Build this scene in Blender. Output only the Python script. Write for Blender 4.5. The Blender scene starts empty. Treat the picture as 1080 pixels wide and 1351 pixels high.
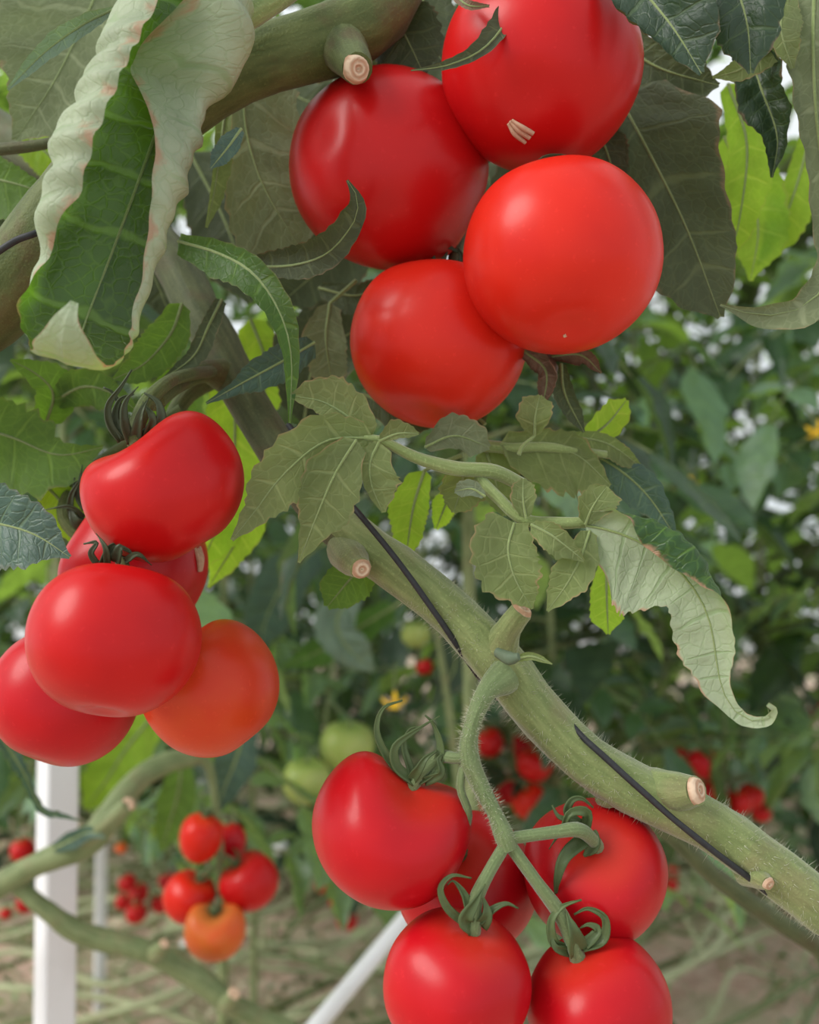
import bpy, math, random
from mathutils import Vector, Matrix, noise as mnoise

random.seed(7)
scene = bpy.context.scene
COL = scene.collection

# ------------------------------------------------------------------ camera, sky, sun, exposure
F = 1300.0                      # focal length in pixels of a 1080x1351 frame
PITCH = math.radians(2.3)
CAM = Vector((0, 0, 1.0))
cd = bpy.data.cameras.new('camera')
cam = bpy.data.objects.new('camera', cd)
COL.objects.link(cam)
cam.location = CAM
cam.rotation_euler = (math.radians(90) + PITCH, 0, 0)
cd.sensor_fit = 'VERTICAL'
cd.sensor_height = 36
cd.lens = 36 * F / 1351
cd.clip_start = 0.02
cd.dof.use_dof = True
cd.dof.focus_distance = 0.395
cd.dof.aperture_fstop = 34.64 / 4.8
scene.camera = cam

w = bpy.data.worlds.new('hazy_daylight')
scene.world = w
w.use_nodes = True
bg = w.node_tree.nodes['Background']
bg.inputs['Color'].default_value = (0.93, 0.98, 1.0, 1)
bg.inputs['Strength'].default_value = 1.08

sd = bpy.data.lights.new('hazy_sun', 'SUN')
sd.energy = 3.2
sd.angle = math.radians(32)
sd.color = (1.0, 0.97, 0.92)
sun = bpy.data.objects.new('hazy_sun', sd)
COL.objects.link(sun)
sun.rotation_euler = Vector((0.74, 0.36, -0.60)).to_track_quat('-Z', 'Y').to_euler()
sun.location = (-2, -1, 4)

scene.view_settings.view_transform = 'Standard'
scene.view_settings.look = 'None'
scene.view_settings.exposure = -0.10
scene.view_settings.gamma = 1.0
scene.view_settings.use_curve_mapping = False

RIGHT = Vector((1, 0, 0))
FWD = Vector((0, math.cos(PITCH), math.sin(PITCH)))
UP = Vector((0, -math.sin(PITCH), math.cos(PITCH)))


def P(x, y, d):
    return CAM + RIGHT * ((x - 540) * d / F) + UP * ((675.5 - y) * d / F) + FWD * d


def V(x, y, z):                 # direction given as right, up, towards the viewer
    return (RIGHT * x + UP * y - FWD * z).normalized()


# ------------------------------------------------------------------ node helpers and materials
def nodes(name):
    m = bpy.data.materials.new(name)
    m.use_nodes = True
    nt = m.node_tree
    for n in list(nt.nodes):
        nt.nodes.remove(n)
    out = nt.nodes.new('ShaderNodeOutputMaterial')
    return m, nt, out


def N(nt, t, **kw):
    n = nt.nodes.new('ShaderNode' + t)
    for k, v in kw.items():
        setattr(n, k, v)
    return n


def setin(nt, n, key, v):
    if isinstance(v, bpy.types.NodeSocket):
        nt.links.new(v, n.inputs[key])
    elif isinstance(v, tuple) and len(v) == 3 and n.inputs[key].type == 'RGBA':
        n.inputs[key].default_value = (*v, 1)
    else:
        n.inputs[key].default_value = v


def M_(nt, op, a, b=0.0, c=None, clamp=False):
    n = N(nt, 'Math', operation=op)
    n.use_clamp = clamp
    setin(nt, n, 0, a)
    setin(nt, n, 1, b)
    if c is not None:
        setin(nt, n, 2, c)
    return n.outputs[0]


def ramp(nt, v, lo, hi):
    n = N(nt, 'MapRange', interpolation_type='SMOOTHSTEP')
    setin(nt, n, 0, v)
    n.inputs[1].default_value = lo
    n.inputs[2].default_value = hi
    return n.outputs[0]


def mix(nt, f, a, b):
    n = N(nt, 'Mix', data_type='RGBA')
    setin(nt, n, 0, f)
    setin(nt, n, 6, a)
    setin(nt, n, 7, b)
    return n.outputs[2]


def noise(nt, vec, scale, detail=3.0, rough=0.55):
    n = N(nt, 'TexNoise')
    if vec is not None:
        nt.links.new(vec, n.inputs['Vector'])
    n.inputs['Scale'].default_value = scale
    n.inputs['Detail'].default_value = detail
    n.inputs['Roughness'].default_value = rough
    return n.outputs['Fac']


def principled(nt, col, rough, spec=0.5, bump=None, bstr=0.3, bdist=0.001):
    p = N(nt, 'BsdfPrincipled')
    setin(nt, p, 'Base Color', col)
    setin(nt, p, 'Roughness', rough)
    setin(nt, p, 'Specular IOR Level', spec)
    if bump is not None:
        b = N(nt, 'Bump')
        b.inputs['Strength'].default_value = bstr
        b.inputs['Distance'].default_value = bdist
        nt.links.new(bump, b.inputs['Height'])
        nt.links.new(b.outputs[0], p.inputs['Normal'])
    return p


def leaf_mat(name, top, under, tvein, uvein, trans, tw=0.35, edge=0.0, rough=0.45, fine=True, vary=0.25, spec=0.45):
    m, nt, out = nodes(name)
    back = N(nt, 'NewGeometry').outputs['Backfacing']
    uv = N(nt, 'UVMap', uv_map='UVMap').outputs[0]
    met = N(nt, 'UVMap', uv_map='metric').outputs[0]
    sx = N(nt, 'SeparateXYZ')
    nt.links.new(uv, sx.inputs[0])
    vabs = M_(nt, 'ABSOLUTE', sx.outputs[1])
    nz = noise(nt, met, 0.6, 2)
    u = M_(nt, 'ADD', sx.outputs[0], M_(nt, 'MULTIPLY', M_(nt, 'SUBTRACT', nz, 0.5), 0.35))
    dv = M_(nt, 'PINGPONG', u, 0.5)
    wv = M_(nt, 'MULTIPLY_ADD', vabs, -0.045, 0.065)
    m1 = M_(nt, 'SUBTRACT', 1.0, ramp(nt, M_(nt, 'DIVIDE', dv, wv), 0.35, 1.5))
    m1 = M_(nt, 'MULTIPLY', m1, M_(nt, 'SUBTRACT', 1.0, ramp(nt, vabs, 0.72, 0.98)))
    veins = m1
    if fine:
        vo = N(nt, 'TexVoronoi', feature='DISTANCE_TO_EDGE')
        add = N(nt, 'VectorMath', operation='MULTIPLY_ADD')
        nn = N(nt, 'TexNoise')
        nt.links.new(met, nn.inputs['Vector'])
        nn.inputs['Scale'].default_value = 1.3
        nt.links.new(nn.outputs['Color'], add.inputs[0])
        add.inputs[1].default_value = (0.45, 0.45, 0)
        nt.links.new(met, add.inputs[2])
        nt.links.new(add.outputs[0], vo.inputs['Vector'])
        vo.inputs['Scale'].default_value = 1.9
        m2 = M_(nt, 'SUBTRACT', 1.0, ramp(nt, vo.outputs['Distance'], 0.0, 0.10))
        veins = M_(nt, 'MAXIMUM', m1, M_(nt, 'MULTIPLY', m2, 0.4))
    blotch = noise(nt, met, 0.45, 4)
    oi = N(nt, 'ObjectInfo').outputs['Random']
    val = M_(nt, 'ADD', M_(nt, 'MULTIPLY', oi, vary), M_(nt, 'MULTIPLY_ADD', blotch, 0.9, 0.55 - vary * 0.5))
    hs = N(nt, 'HueSaturation')
    ct = mix(nt, M_(nt, 'MULTIPLY', veins, 0.75), top, tvein)
    cu = mix(nt, M_(nt, 'MULTIPLY', veins, 0.9), under, uvein)
    col = mix(nt, back, ct, cu)
    nt.links.new(col, hs.inputs['Color'])
    nt.links.new(val, hs.inputs['Value'])
    col = hs.outputs[0]
    hs2 = N(nt, 'HueSaturation')
    setin(nt, hs2, 'Color', mix(nt, M_(nt, 'MULTIPLY', veins, 0.45), trans, tuple(min(1, c * 1.6) for c in trans)))
    nt.links.new(val, hs2.inputs['Value'])
    tcol = hs2.outputs[0]
    if edge > 0:
        e = M_(nt, 'ADD', vabs, M_(nt, 'MULTIPLY', M_(nt, 'SUBTRACT', noise(nt, met, 0.9, 4), 0.5), 0.5))
        ef = M_(nt, 'MULTIPLY', ramp(nt, e, 0.93, 1.04), edge)
        col = mix(nt, ef, col, (0.50, 0.27, 0.17))
        tcol = mix(nt, ef, tcol, (0.35, 0.16, 0.08))
    hgt = M_(nt, 'MULTIPLY_ADD', veins, M_(nt, 'MULTIPLY_ADD', back, 1.6, -0.9), noise(nt, met, 3.0, 3))
    p = principled(nt, col, rough, spec, hgt, 0.55, 0.0008)
    rg = M_(nt, 'MULTIPLY_ADD', back, 0.2, rough)
    nt.links.new(rg, p.inputs['Roughness'])
    tr = N(nt, 'BsdfTranslucent')
    nt.links.new(tcol, tr.inputs[0])
    mx = N(nt, 'MixShader')
    mx.inputs[0].default_value = tw
    nt.links.new(p.outputs[0], mx.inputs[1])
    nt.links.new(tr.outputs[0], mx.inputs[2])
    nt.links.new(mx.outputs[0], out.inputs[0])
    return m


LM = {
    # name: top, underside, vein (top), vein (under), transmitted
    'pale': leaf_mat('leaf_pale_underside', (.022, .058, .020), (.36, .41, .28), (.10, .19, .035), (.27, .34, .20), (.17, .36, .02), .30, edge=.8, spec=.45, rough=.36),
    'olive': leaf_mat('leaf_olive', (.035, .080, .040), (.165, .205, .080), (.10, .18, .05), (.25, .29, .13), (.24, .36, .045), .38, edge=.45, spec=.3),
    'grey': leaf_mat('leaf_grey_underside', (.035, .07, .035), (.165, .195, .105), (.10, .14, .07), (.25, .28, .165), (.16, .23, .04), .25, edge=.3, spec=.3),
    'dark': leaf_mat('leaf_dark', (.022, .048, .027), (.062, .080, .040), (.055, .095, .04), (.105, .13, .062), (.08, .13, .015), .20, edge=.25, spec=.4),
    'blue': leaf_mat('leaf_blue_green', (.048, .100, .078), (.16, .20, .12), (.11, .18, .11), (.24, .28, .17), (.12, .22, .03), .24, edge=.1),
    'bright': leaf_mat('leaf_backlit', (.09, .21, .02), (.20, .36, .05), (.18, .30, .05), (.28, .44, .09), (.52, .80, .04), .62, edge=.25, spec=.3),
    'green': leaf_mat('leaf_green', (.035, .100, .020), (.085, .155, .035), (.09, .18, .04), (.16, .25, .06), (.22, .44, .02), .40, edge=.15, spec=.4),
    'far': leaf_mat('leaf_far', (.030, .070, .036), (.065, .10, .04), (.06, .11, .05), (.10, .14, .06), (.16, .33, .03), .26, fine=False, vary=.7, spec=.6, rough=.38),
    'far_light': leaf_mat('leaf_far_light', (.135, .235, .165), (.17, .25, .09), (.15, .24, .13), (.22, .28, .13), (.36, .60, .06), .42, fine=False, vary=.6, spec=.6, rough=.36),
    'sage': leaf_mat('leaf_sage', (.15, .225, .165), (.2, .25, .16), (.2, .28, .18), (.26, .3, .2), (.2, .3, .08), .25, edge=.1),
    'straw': leaf_mat('dry_litter', (.55, .48, .34), (.50, .45, .32), (.58, .52, .38), (.56, .5, .38), (.4, .38, .2), .2, fine=False, vary=.4),
    'weed': leaf_mat('weed_green', (.27, .36, .17), (.30, .38, .2), (.3, .38, .2), (.3, .38, .2), (.3, .45, .1), .3, fine=False, vary=.5),
    'sepal': leaf_mat('sepal_green', (.105, .150, .060), (.13, .175, .08), (.11, .155, .06), (.13, .175, .08), (.16, .24, .05), .2, fine=False, vary=.2, spec=.3),
    'sepal_dark': leaf_mat('sepal_dark', (.060, .080, .040), (.075, .095, .05), (.065, .085, .04), (.075, .095, .05), (.08, .12, .03), .15, fine=False, vary=.2, spec=.3),
    'dried': leaf_mat('leaf_dried', (.085, .045, .028), (.17, .11, .07), (.14, .09, .05), (.24, .16, .11), (.10, .05, .02), .15, edge=.6, spec=.2),
}


def stem_mat(name, a, b, brown, bamt=0.35, rough=0.6):
    m, nt, out = nodes(name)
    uv = N(nt, 'UVMap', uv_map='UVMap').outputs[0]
    tc = N(nt, 'TexCoord').outputs['Object']
    mp = N(nt, 'Mapping')
    mp.inputs['Scale'].default_value = (0.5, 9, 1)
    nt.links.new(uv, mp.inputs[0])
    streak = noise(nt, mp.outputs[0], 1.0, 4)
    speck = noise(nt, tc, 900, 2)
    big = noise(nt, tc, 45, 3)
    c = mix(nt, ramp(nt, streak, .3, .7), a, b)
    c = mix(nt, M_(nt, 'MULTIPLY', ramp(nt, big, .48, .72), bamt), c, brown)
    c = mix(nt, M_(nt, 'MULTIPLY', ramp(nt, speck, .55, .75), .35), c, tuple(min(1, x * 1.7) for x in b))
    p = principled(nt, c, rough, .25, M_(nt, 'ADD', streak, M_(nt, 'MULTIPLY', speck, .5)), .5, .0012)
    p.inputs['Sheen Weight'].default_value = .30 if name in ('vine_pale_green', 'truss_green', 'petiole_green') else .06
    p.inputs['Sheen Roughness'].default_value = .5
    nt.links.new(p.outputs[0], out.inputs[0])
    return m


SM = {
    'vine': stem_mat('vine_pale_green', (.14, .185, .058), (.225, .27, .10), (.20, .125, .075)),
    'vine_olive': stem_mat('vine_olive', (.062, .085, .022), (.11, .135, .042), (.10, .052, .026), .6),
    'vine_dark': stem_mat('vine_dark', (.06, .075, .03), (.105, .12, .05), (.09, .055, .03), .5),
    'truss': stem_mat('truss_green', (.115, .165, .062), (.17, .225, .095), (.14, .09, .05), .15),
    'petiole': stem_mat('petiole_green', (.18, .245, .075), (.25, .315, .12), (.16, .12, .06), .1),
    'far': stem_mat('far_stem', (.13, .17, .07), (.22, .26, .12), (.22, .16, .09), .35),
    'litter': stem_mat('lying_stem', (.38, .42, .23), (.52, .55, .35), (.46, .36, .24), .5),
}


def simple_mat(name, fn):
    m, nt, out = nodes(name)
    p = fn(nt)
    nt.links.new(p.outputs[0], out.inputs[0])
    return m


def tomato_mat(name, base, shoulder, deep, amt=.6):
    m, nt, out = nodes(name)
    at = N(nt, 'Attribute', attribute_name='stem_end').outputs['Fac']
    tc = N(nt, 'TexCoord').outputs['Object']
    nz = noise(nt, tc, 28, 3)
    sp = noise(nt, tc, 420, 2)
    oi = N(nt, 'ObjectInfo').outputs['Random']
    c = mix(nt, ramp(nt, nz, .35, .7), base, deep)
    s = M_(nt, 'ADD', at, M_(nt, 'MULTIPLY', M_(nt, 'SUBTRACT', nz, .5), .6))
    c = mix(nt, M_(nt, 'MULTIPLY', ramp(nt, s, .45, 1.0), amt), c, shoulder)
    c = mix(nt, M_(nt, 'MULTIPLY', ramp(nt, sp, .60, .78), .22), c, tuple(min(1, x * 1.4 + .03) for x in base))
    p = principled(nt, c, .35, .24, sp, .05, .0006)
    p.inputs['Subsurface Weight'].default_value = .12
    p.inputs['Subsurface Radius'].default_value = (1, .15, .06)
    p.inputs['Subsurface Scale'].default_value = .006
    p.inputs['Coat Weight'].default_value = .04
    p.inputs['Coat Roughness'].default_value = .12
    nt.links.new(p.outputs[0], out.inputs[0])
    return m


TM = {
    'crimson': tomato_mat('tomato_crimson', (.49, .0045, .0095), (.54, .036, .014), (.43, .003, .009)),
    'red': tomato_mat('tomato_red', (.51, .006, .0065), (.55, .045, .013), (.45, .004, .006)),
    'scarlet': tomato_mat('tomato_scarlet', (.63, .018, .007), (.62, .06, .015), (.58, .013, .0065)),
    'orange': tomato_mat('tomato_orange', (.58, .060, .013), (.55, .11, .022), (.56, .036, .011), .8),
    'amber': tomato_mat('tomato_amber', (.64, .15, .028), (.55, .20, .045), (.66, .10, .02), .8),
    'unripe': tomato_mat('tomato_unripe', (.32, .40, .10), (.22, .32, .06), (.38, .44, .14), .7),
}


def _cut(nt):
    tc = N(nt, 'TexCoord').outputs['Object']
    wv = N(nt, 'TexWave', wave_type='RINGS', rings_direction='SPHERICAL')
    nt.links.new(tc, wv.inputs['Vector'])
    wv.inputs['Scale'].default_value = 160
    wv.inputs['Distortion'].default_value = 3
    c = mix(nt, wv.outputs['Fac'], (.46, .27, .17), (.66, .50, .36))
    return principled(nt, c, .8, .2, wv.outputs['Fac'], .6, .001)


CUT = simple_mat('dry_cut_end', _cut)
CORK = simple_mat('corky_scar', lambda nt: principled(nt, mix(nt, noise(nt, N(nt, 'TexCoord').outputs['Object'], 700), (.42, .22, .13), (.66, .50, .36)), .8, .2))
TWINE = simple_mat('black_twine', lambda nt: principled(nt, mix(nt, noise(nt, N(nt, 'TexCoord').outputs['Object'], 500), (.008, .009, .011), (.035, .037, .04)), .6, .4))


def _white(nt):
    tc = N(nt, 'TexCoord').outputs['Object']
    g = ramp(nt, noise(nt, tc, 14, 5), .45, .8)
    return principled(nt, mix(nt, M_(nt, 'MULTIPLY', g, .3), (.78, .79, .82), (.52, .52, .50)), .42, .5)


WHITE = simple_mat('white_painted_metal', _white)


def _soil(nt):
    tc = N(nt, 'TexCoord').outputs['Object']
    a = noise(nt, tc, 3.0, 5)
    b = noise(nt, tc, 30, 4)
    c = mix(nt, ramp(nt, b, .3, .7), (.58, .38, .30), (.78, .60, .50))
    c = mix(nt, M_(nt, 'MULTIPLY', ramp(nt, a, .42, .62), .75), c, (.42, .41, .26))
    return principled(nt, c, .9, .15, b, .9, .02)


SOIL = simple_mat('soil', _soil)
YELLOW = simple_mat('flower_yellow', lambda nt: principled(nt, mix(nt, noise(nt, N(nt, 'TexCoord').outputs['Object'], 200), (.85, .52, .02), (.95, .70, .06)), .5, .3))
HAIR = simple_mat('fine_hair', lambda nt: principled(nt, mix(nt, noise(nt, N(nt, 'TexCoord').outputs['Object'], 300), (.34, .36, .24), (.5, .5, .38)), .6, .3))
CLIP = simple_mat('blue_grey_bud', lambda nt: principled(nt, mix(nt, noise(nt, N(nt, 'TexCoord').outputs['Object'], 400), (.08, .12, .07), (.13, .17, .11)), .6, .3))

# ------------------------------------------------------------------ object helpers
WPOS = {}


def link(o, parent=None, world=Vector((0, 0, 0))):
    COL.objects.link(o)
    WPOS[o.name] = Vector(world)
    if parent is not None:
        o.parent = parent
        o.location = Vector(world) - WPOS[parent.name]
    else:
        o.location = world
    return o


def tag(o, label=None, cat=None, group=None, kind=None):
    if label: o['label'] = label
    if cat: o['category'] = cat
    if group: o['group'] = group
    if kind: o['kind'] = kind
    return o


def thing(name, loc, label, cat, group=None):
    o = bpy.data.objects.new(name, None)
    o.empty_display_size = .02
    link(o, None, loc)
    return tag(o, label, cat, group)


class MB:
    """collects geometry (world coordinates) for ONE mesh object"""
    def __init__(s):
        s.v, s.f, s.uv, s.met, s.mi, s.att = [], [], [], [], [], []

    def grid(s, rows, uvs, mets, mi=0, close=False, flip=False, att=None):
        b = len(s.v)
        nr, nc = len(rows), len(rows[0])
        for i in range(nr):
            s.v.extend(rows[i]); s.uv.extend(uvs[i]); s.met.extend(mets[i])
            s.att.extend(att[i] if att else [0.0] * nc)
        for i in range(nr - 1):
            for j in range(nc if close else nc - 1):
                k = (j + 1) % nc
                q = (b + i * nc + j, b + i * nc + k, b + (i + 1) * nc + k, b + (i + 1) * nc + j)
                s.f.append(q[::-1] if flip else q); s.mi.append(mi)

    def fan(s, ring, centre, mi=0, flip=False):
        b = len(s.v)
        for p in ring + [centre]:
            s.v.append(p); s.uv.append((0, 0)); s.met.append((0, 0)); s.att.append(0.0)
        n = len(ring)
        for j in range(n):
            q = (b + j, b + (j + 1) % n, b + n)
            s.f.append(q[::-1] if flip else q); s.mi.append(mi)

    def mesh(s, name, mats, c):
        me = bpy.data.meshes.new(name)
        me.from_pydata([tuple(p - c) for p in s.v], [], s.f)
        for m in mats: me.materials.append(m)
        me.polygons.foreach_set('material_index', s.mi)
        me.polygons.foreach_set('use_smooth', [True] * len(s.f))
        idx = [0] * len(me.loops)
        me.loops.foreach_get('vertex_index', idx)
        for nm, src in (('UVMap', s.uv), ('metric', s.met)):
            l = me.uv_layers.new(name=nm)
            l.data.foreach_set('uv', [x for i in idx for x in src[i]])
        if any(s.att):
            a = me.attributes.new('stem_end', 'FLOAT', 'POINT')
            a.data.foreach_set('value', s.att)
        me.update()
        return me

    def build(s, name, mats, parent=None, centre=None):
        if not isinstance(mats, list): mats = [mats]
        if centre is None:
            centre = Vector((0, 0, 0))
            for p in s.v: centre += p
            centre /= max(1, len(s.v))
        o = bpy.data.objects.new(name, s.mesh(name, mats, centre))
        return link(o, parent, centre)


def spline(pts, n):
    """Catmull-Rom through pts, n samples evenly spaced by arc length; returns points and parameters"""
    pts = [Vector(p) for p in pts]
    if len(pts) == 2:
        dense = [pts[0].lerp(pts[1], i / 40) for i in range(41)]
        par = [i / 40 for i in range(41)]
    else:
        e = [pts[0] * 2 - pts[1]] + pts + [pts[-1] * 2 - pts[-2]]
        dense, par = [], []
        k = 16
        for i in range(len(pts) - 1):
            a, b, c, d = e[i:i + 4]
            for q in range(k):
                t = q / k
                dense.append(.5 * ((2 * b) + (c - a) * t + (2 * a - 5 * b + 4 * c - d) * t * t + (3 * b - a - 3 * c + d) * t ** 3))
                par.append((i + t) / (len(pts) - 1))
        dense.append(pts[-1]); par.append(1.0)
    L = [0]
    for i in range(1, len(dense)): L.append(L[-1] + (dense[i] - dense[i - 1]).length)
    out, pr, j = [], [], 0
    for i in range(n):
        s = L[-1] * i / (n - 1)
        while j < len(L) - 2 and L[j + 1] < s: j += 1
        f = (s - L[j]) / max(1e-9, L[j + 1] - L[j])
        out.append(dense[j].lerp(dense[j + 1], f))
        pr.append(par[j] + (par[j + 1] - par[j]) * f)
    return out, pr, L[-1]


def lerp_list(a, t):
    if not isinstance(a, (list, tuple)): return a
    x = min(max(t, 0), 1) * (len(a) - 1)
    i = min(int(x), len(a) - 2)
    f = x - i
    f = f * f * (3 - 2 * f) * .5 + f * .5
    return a[i] * (1 - f) + a[i + 1] * f


def tangents(p):
    n = len(p)
    return [(p[min(i + 1, n - 1)] - p[max(i - 1, 0)]).normalized() for i in range(n)]


def tube(mb, pts, radii, n=24, sides=12, mi=0, cap0=True, cap1=True, lump=0.0, seed=0, ridge=0.0):
    c, pr, L = spline(pts, n)
    T = tangents(c)
    ref = Vector((0, 0, 1)) if abs(T[0].z) < .9 else Vector((1, 0, 0))
    u = T[0].cross(ref).normalized()
    rows, uvs, mets = [], [], []
    for i in range(n):
        u = (u - T[i] * u.dot(T[i])).normalized()
        v = T[i].cross(u)
        r = lerp_list(radii, pr[i])
        row = []
        for j in range(sides):
            a = 2 * math.pi * j / sides
            k = 1 + ridge * math.cos(a * 5 + seed)
            if lump: k += lump * mnoise.noise(Vector((math.cos(a) * 1.3, math.sin(a) * 1.3 + seed * 3.7, i * L / n * 60)))
            row.append(c[i] + (u * math.cos(a) + v * math.sin(a)) * r * k)
        rows.append(row)
        uvs.append([(i / n * L * 100, abs(j / sides - .5) * 2) for j in range(sides)])
        mets.append([(i / n * L * 100, j / sides) for j in range(sides)])
    mb.grid(rows, uvs, mets, mi, close=True)
    if cap0: mb.fan(rows[0], c[0] - T[0] * lerp_list(radii, 0) * .25, mi, flip=True)
    if cap1: mb.fan(rows[-1], c[-1] + T[-1] * lerp_list(radii, 1) * .25, mi)
    return c, T


def blade(mb, mid, A, B, n=30, m=7, nref=None, under=False, roll=0.0, fold=0.15, ca=0.0, cb=0.0, c0=0.35, c1=1.0, transport=False, sweep=0.5, nv=6, pucker=.05, ser=.08, seed=0, mi=0, wave=0.05, rib=0.0, rib_mi=1):
    """leaf blade round a midrib path (world points); A / B = half widths in metres on either side"""
    c, pr, L = spline(mid, n)
    T = tangents(c)
    rows, uvs, mets = [], [], []
    rib_pts = []
    for i in range(n):
        t = i / (n - 1)
        ref = nref if nref is not None else (CAM - c[i])
        if isinstance(ref, list): ref = ref[0].lerp(ref[1], t)
        nn = ref - T[i] * ref.dot(T[i])
        if nn.length < 1e-6: nn = T[i].orthogonal()
        nn.normalize()
        if transport:
            if i: nn = prev_n - T[i] * prev_n.dot(T[i]); nn.normalize()
            prev_n = nn.copy()
        rr = lerp_list(roll, t)
        if rr: nn = Matrix.Rotation(rr, 3, T[i]) @ nn
        S = nn.cross(T[i])
        row, ru, rm = [], [], []
        tv = t * nv + .45 * mnoise.noise(Vector((t * nv * .8, seed * 2.3, 1.7))) * min(1, t * 6, (1 - t) * 6)
        sides = []
        for sg, W, curl in ((1, A, ca), (-1, B, cb)):
            wd = lerp_list(W, t)
            # serrated margin
            ph = (tv * 2 + .5 * (sg > 0)) % 1.0
            wd *= 1 - ser * (.5 + .5 * math.cos(2 * math.pi * ph)) * 1.3
            wd = max(wd, 2e-4)
            cu = lerp_list(curl, t)
            k0 = lerp_list(c0[0 if sg > 0 else 1], t) if isinstance(c0, tuple) else c0
            k1 = lerp_list(c1, t) if sg > 0 else 1.0
            a = lerp_list(sweep, t)
            D = (S * (sg * math.cos(a)) + T[i] * math.sin(a)).normalized()
            pos = c[i].copy()
            lst = []
            for j in range(1, m + 1):
                s0, s1 = (j - 1) / m, j / m
                sm = (s0 + s1) / 2
                th = lerp_list(fold, t) + cu * min(1, max(0, (sm - k0) / (k1 - k0)))
                pos = pos + (D * math.cos(th) + nn * math.sin(th)) * (wd / m)
                ln = (nn * math.cos(th) - D * math.sin(th))
                bul = abs(math.sin(math.pi * tv)) * math.sin(math.pi * min(1, s1 * 1.05)) * pucker * wd
                nz = mnoise.noise(Vector((t * 5 + seed * 1.7, s1 * 2 * sg + seed, seed * .3))) * wave * wd * (.3 + s1)
                lst.append((pos + ln * ((-bul if under else bul) + nz), s1 * sg, s1 * wd * sg))
            sides.append(lst)
        row = [x[0] for x in reversed(sides[1])] + [c[i]] + [x[0] for x in sides[0]]
        ru = [(tv, x[1]) for x in reversed(sides[1])] + [(tv, 0)] + [(tv, x[1]) for x in sides[0]]
        rm = [(t * L * 100 + seed * 7.3, x[2] * 100) for x in reversed(sides[1])] + [(t * L * 100 + seed * 7.3, 0)] + [(t * L * 100 + seed * 7.3, x[2] * 100) for x in sides[0]]
        rows.append(row); uvs.append(ru); mets.append(rm)
        rib_pts.append(c[i] + nn * (rib * .3))
    mb.grid(rows, uvs, mets, mi, flip=not under)
    if rib:
        tube(mb, rib_pts[::3] + ([rib_pts[-1]] if (n - 1) % 3 else []), [rib, rib * .75, rib * .5, rib * .2], n=max(8, n // 2), sides=6, mi=rib_mi)
    return c, T


_leafseed = [0]


def leaf(parent, mid, A, B, mat='olive', under=True, rib=2.2, name='leaf', label=None, petiole=None, pr=3.0, ribmat='petiole', **kw):
    """one leaf traced by its midrib (pixel, pixel, metres) with half widths in pixels"""
    _leafseed[0] += 1
    d = sum(p[2] for p in mid) / len(mid)
    k = d / F
    mb = MB()
    kw.setdefault('seed', _leafseed[0])
    kw.setdefault('n', 32)
    blade(mb, [P(*p) for p in mid], [x * k for x in A], [x * k for x in B], under=under, **kw)
    o = mb.build(name, LM[mat], parent)
    if label: o['label'] = label
    rb = MB()
    pts, _, _ = spline([P(*p) for p in mid], 14)
    tube(rb, pts, [rib * k, rib * .8 * k, rib * .5 * k, rib * .15 * k], n=18, sides=8)
    if petiole:
        tube(rb, [P(*p) for p in petiole] + [P(*mid[0])], [pr * k, pr * .9 * k, rib * k], n=16, sides=8)
    rb.build('midrib', SM[ribmat], o)
    return o


def stem(parent, pts, radii, mat='vine', name='stem', label=None, n=60, sides=20, lump=.10, seed=0, **kw):
    mb = MB()
    k = [p[2] / F for p in pts]
    r = [a * b for a, b in zip(radii, k)]
    tube(mb, [P(*p) for p in pts], r, n=n, sides=sides, lump=lump, seed=seed, **kw)
    o = mb.build(name, SM[mat], parent)
    if label: o['label'] = label
    return o


def cut_face(parent, c, nrm, r, squash=1.0, label='pale dry cut end'):
    """slightly dished, ragged disc closing a pruned stub"""
    mb = MB()
    nrm = nrm.normalized()
    u = nrm.orthogonal().normalized(); v = nrm.cross(u)
    rows, uvs = [], []
    for i in range(6):
        f = i / 5
        row = []
        for j in range(18):
            a = 2 * math.pi * j / 18
            rr = r * max(f, .02) * (1 + .12 * mnoise.noise(Vector((math.cos(a) * 2, math.sin(a) * 2, c.x * 90))))
            row.append(c + u * math.cos(a) * rr + v * math.sin(a) * rr * squash + nrm * (r * (.12 + .22 * math.sin(f * math.pi) - (.35 if f == 1 else 0)) + .08 * r * mnoise.noise(Vector((a * 2, f * 5, 3)))))
        rows.append(row); uvs.append([(0, 0)] * 18)
    mb.grid(rows, uvs, uvs, close=True, flip=True)
    o = mb.build('cut_face', CUT, parent, centre=c)
    o['label'] = label
    return o


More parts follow.
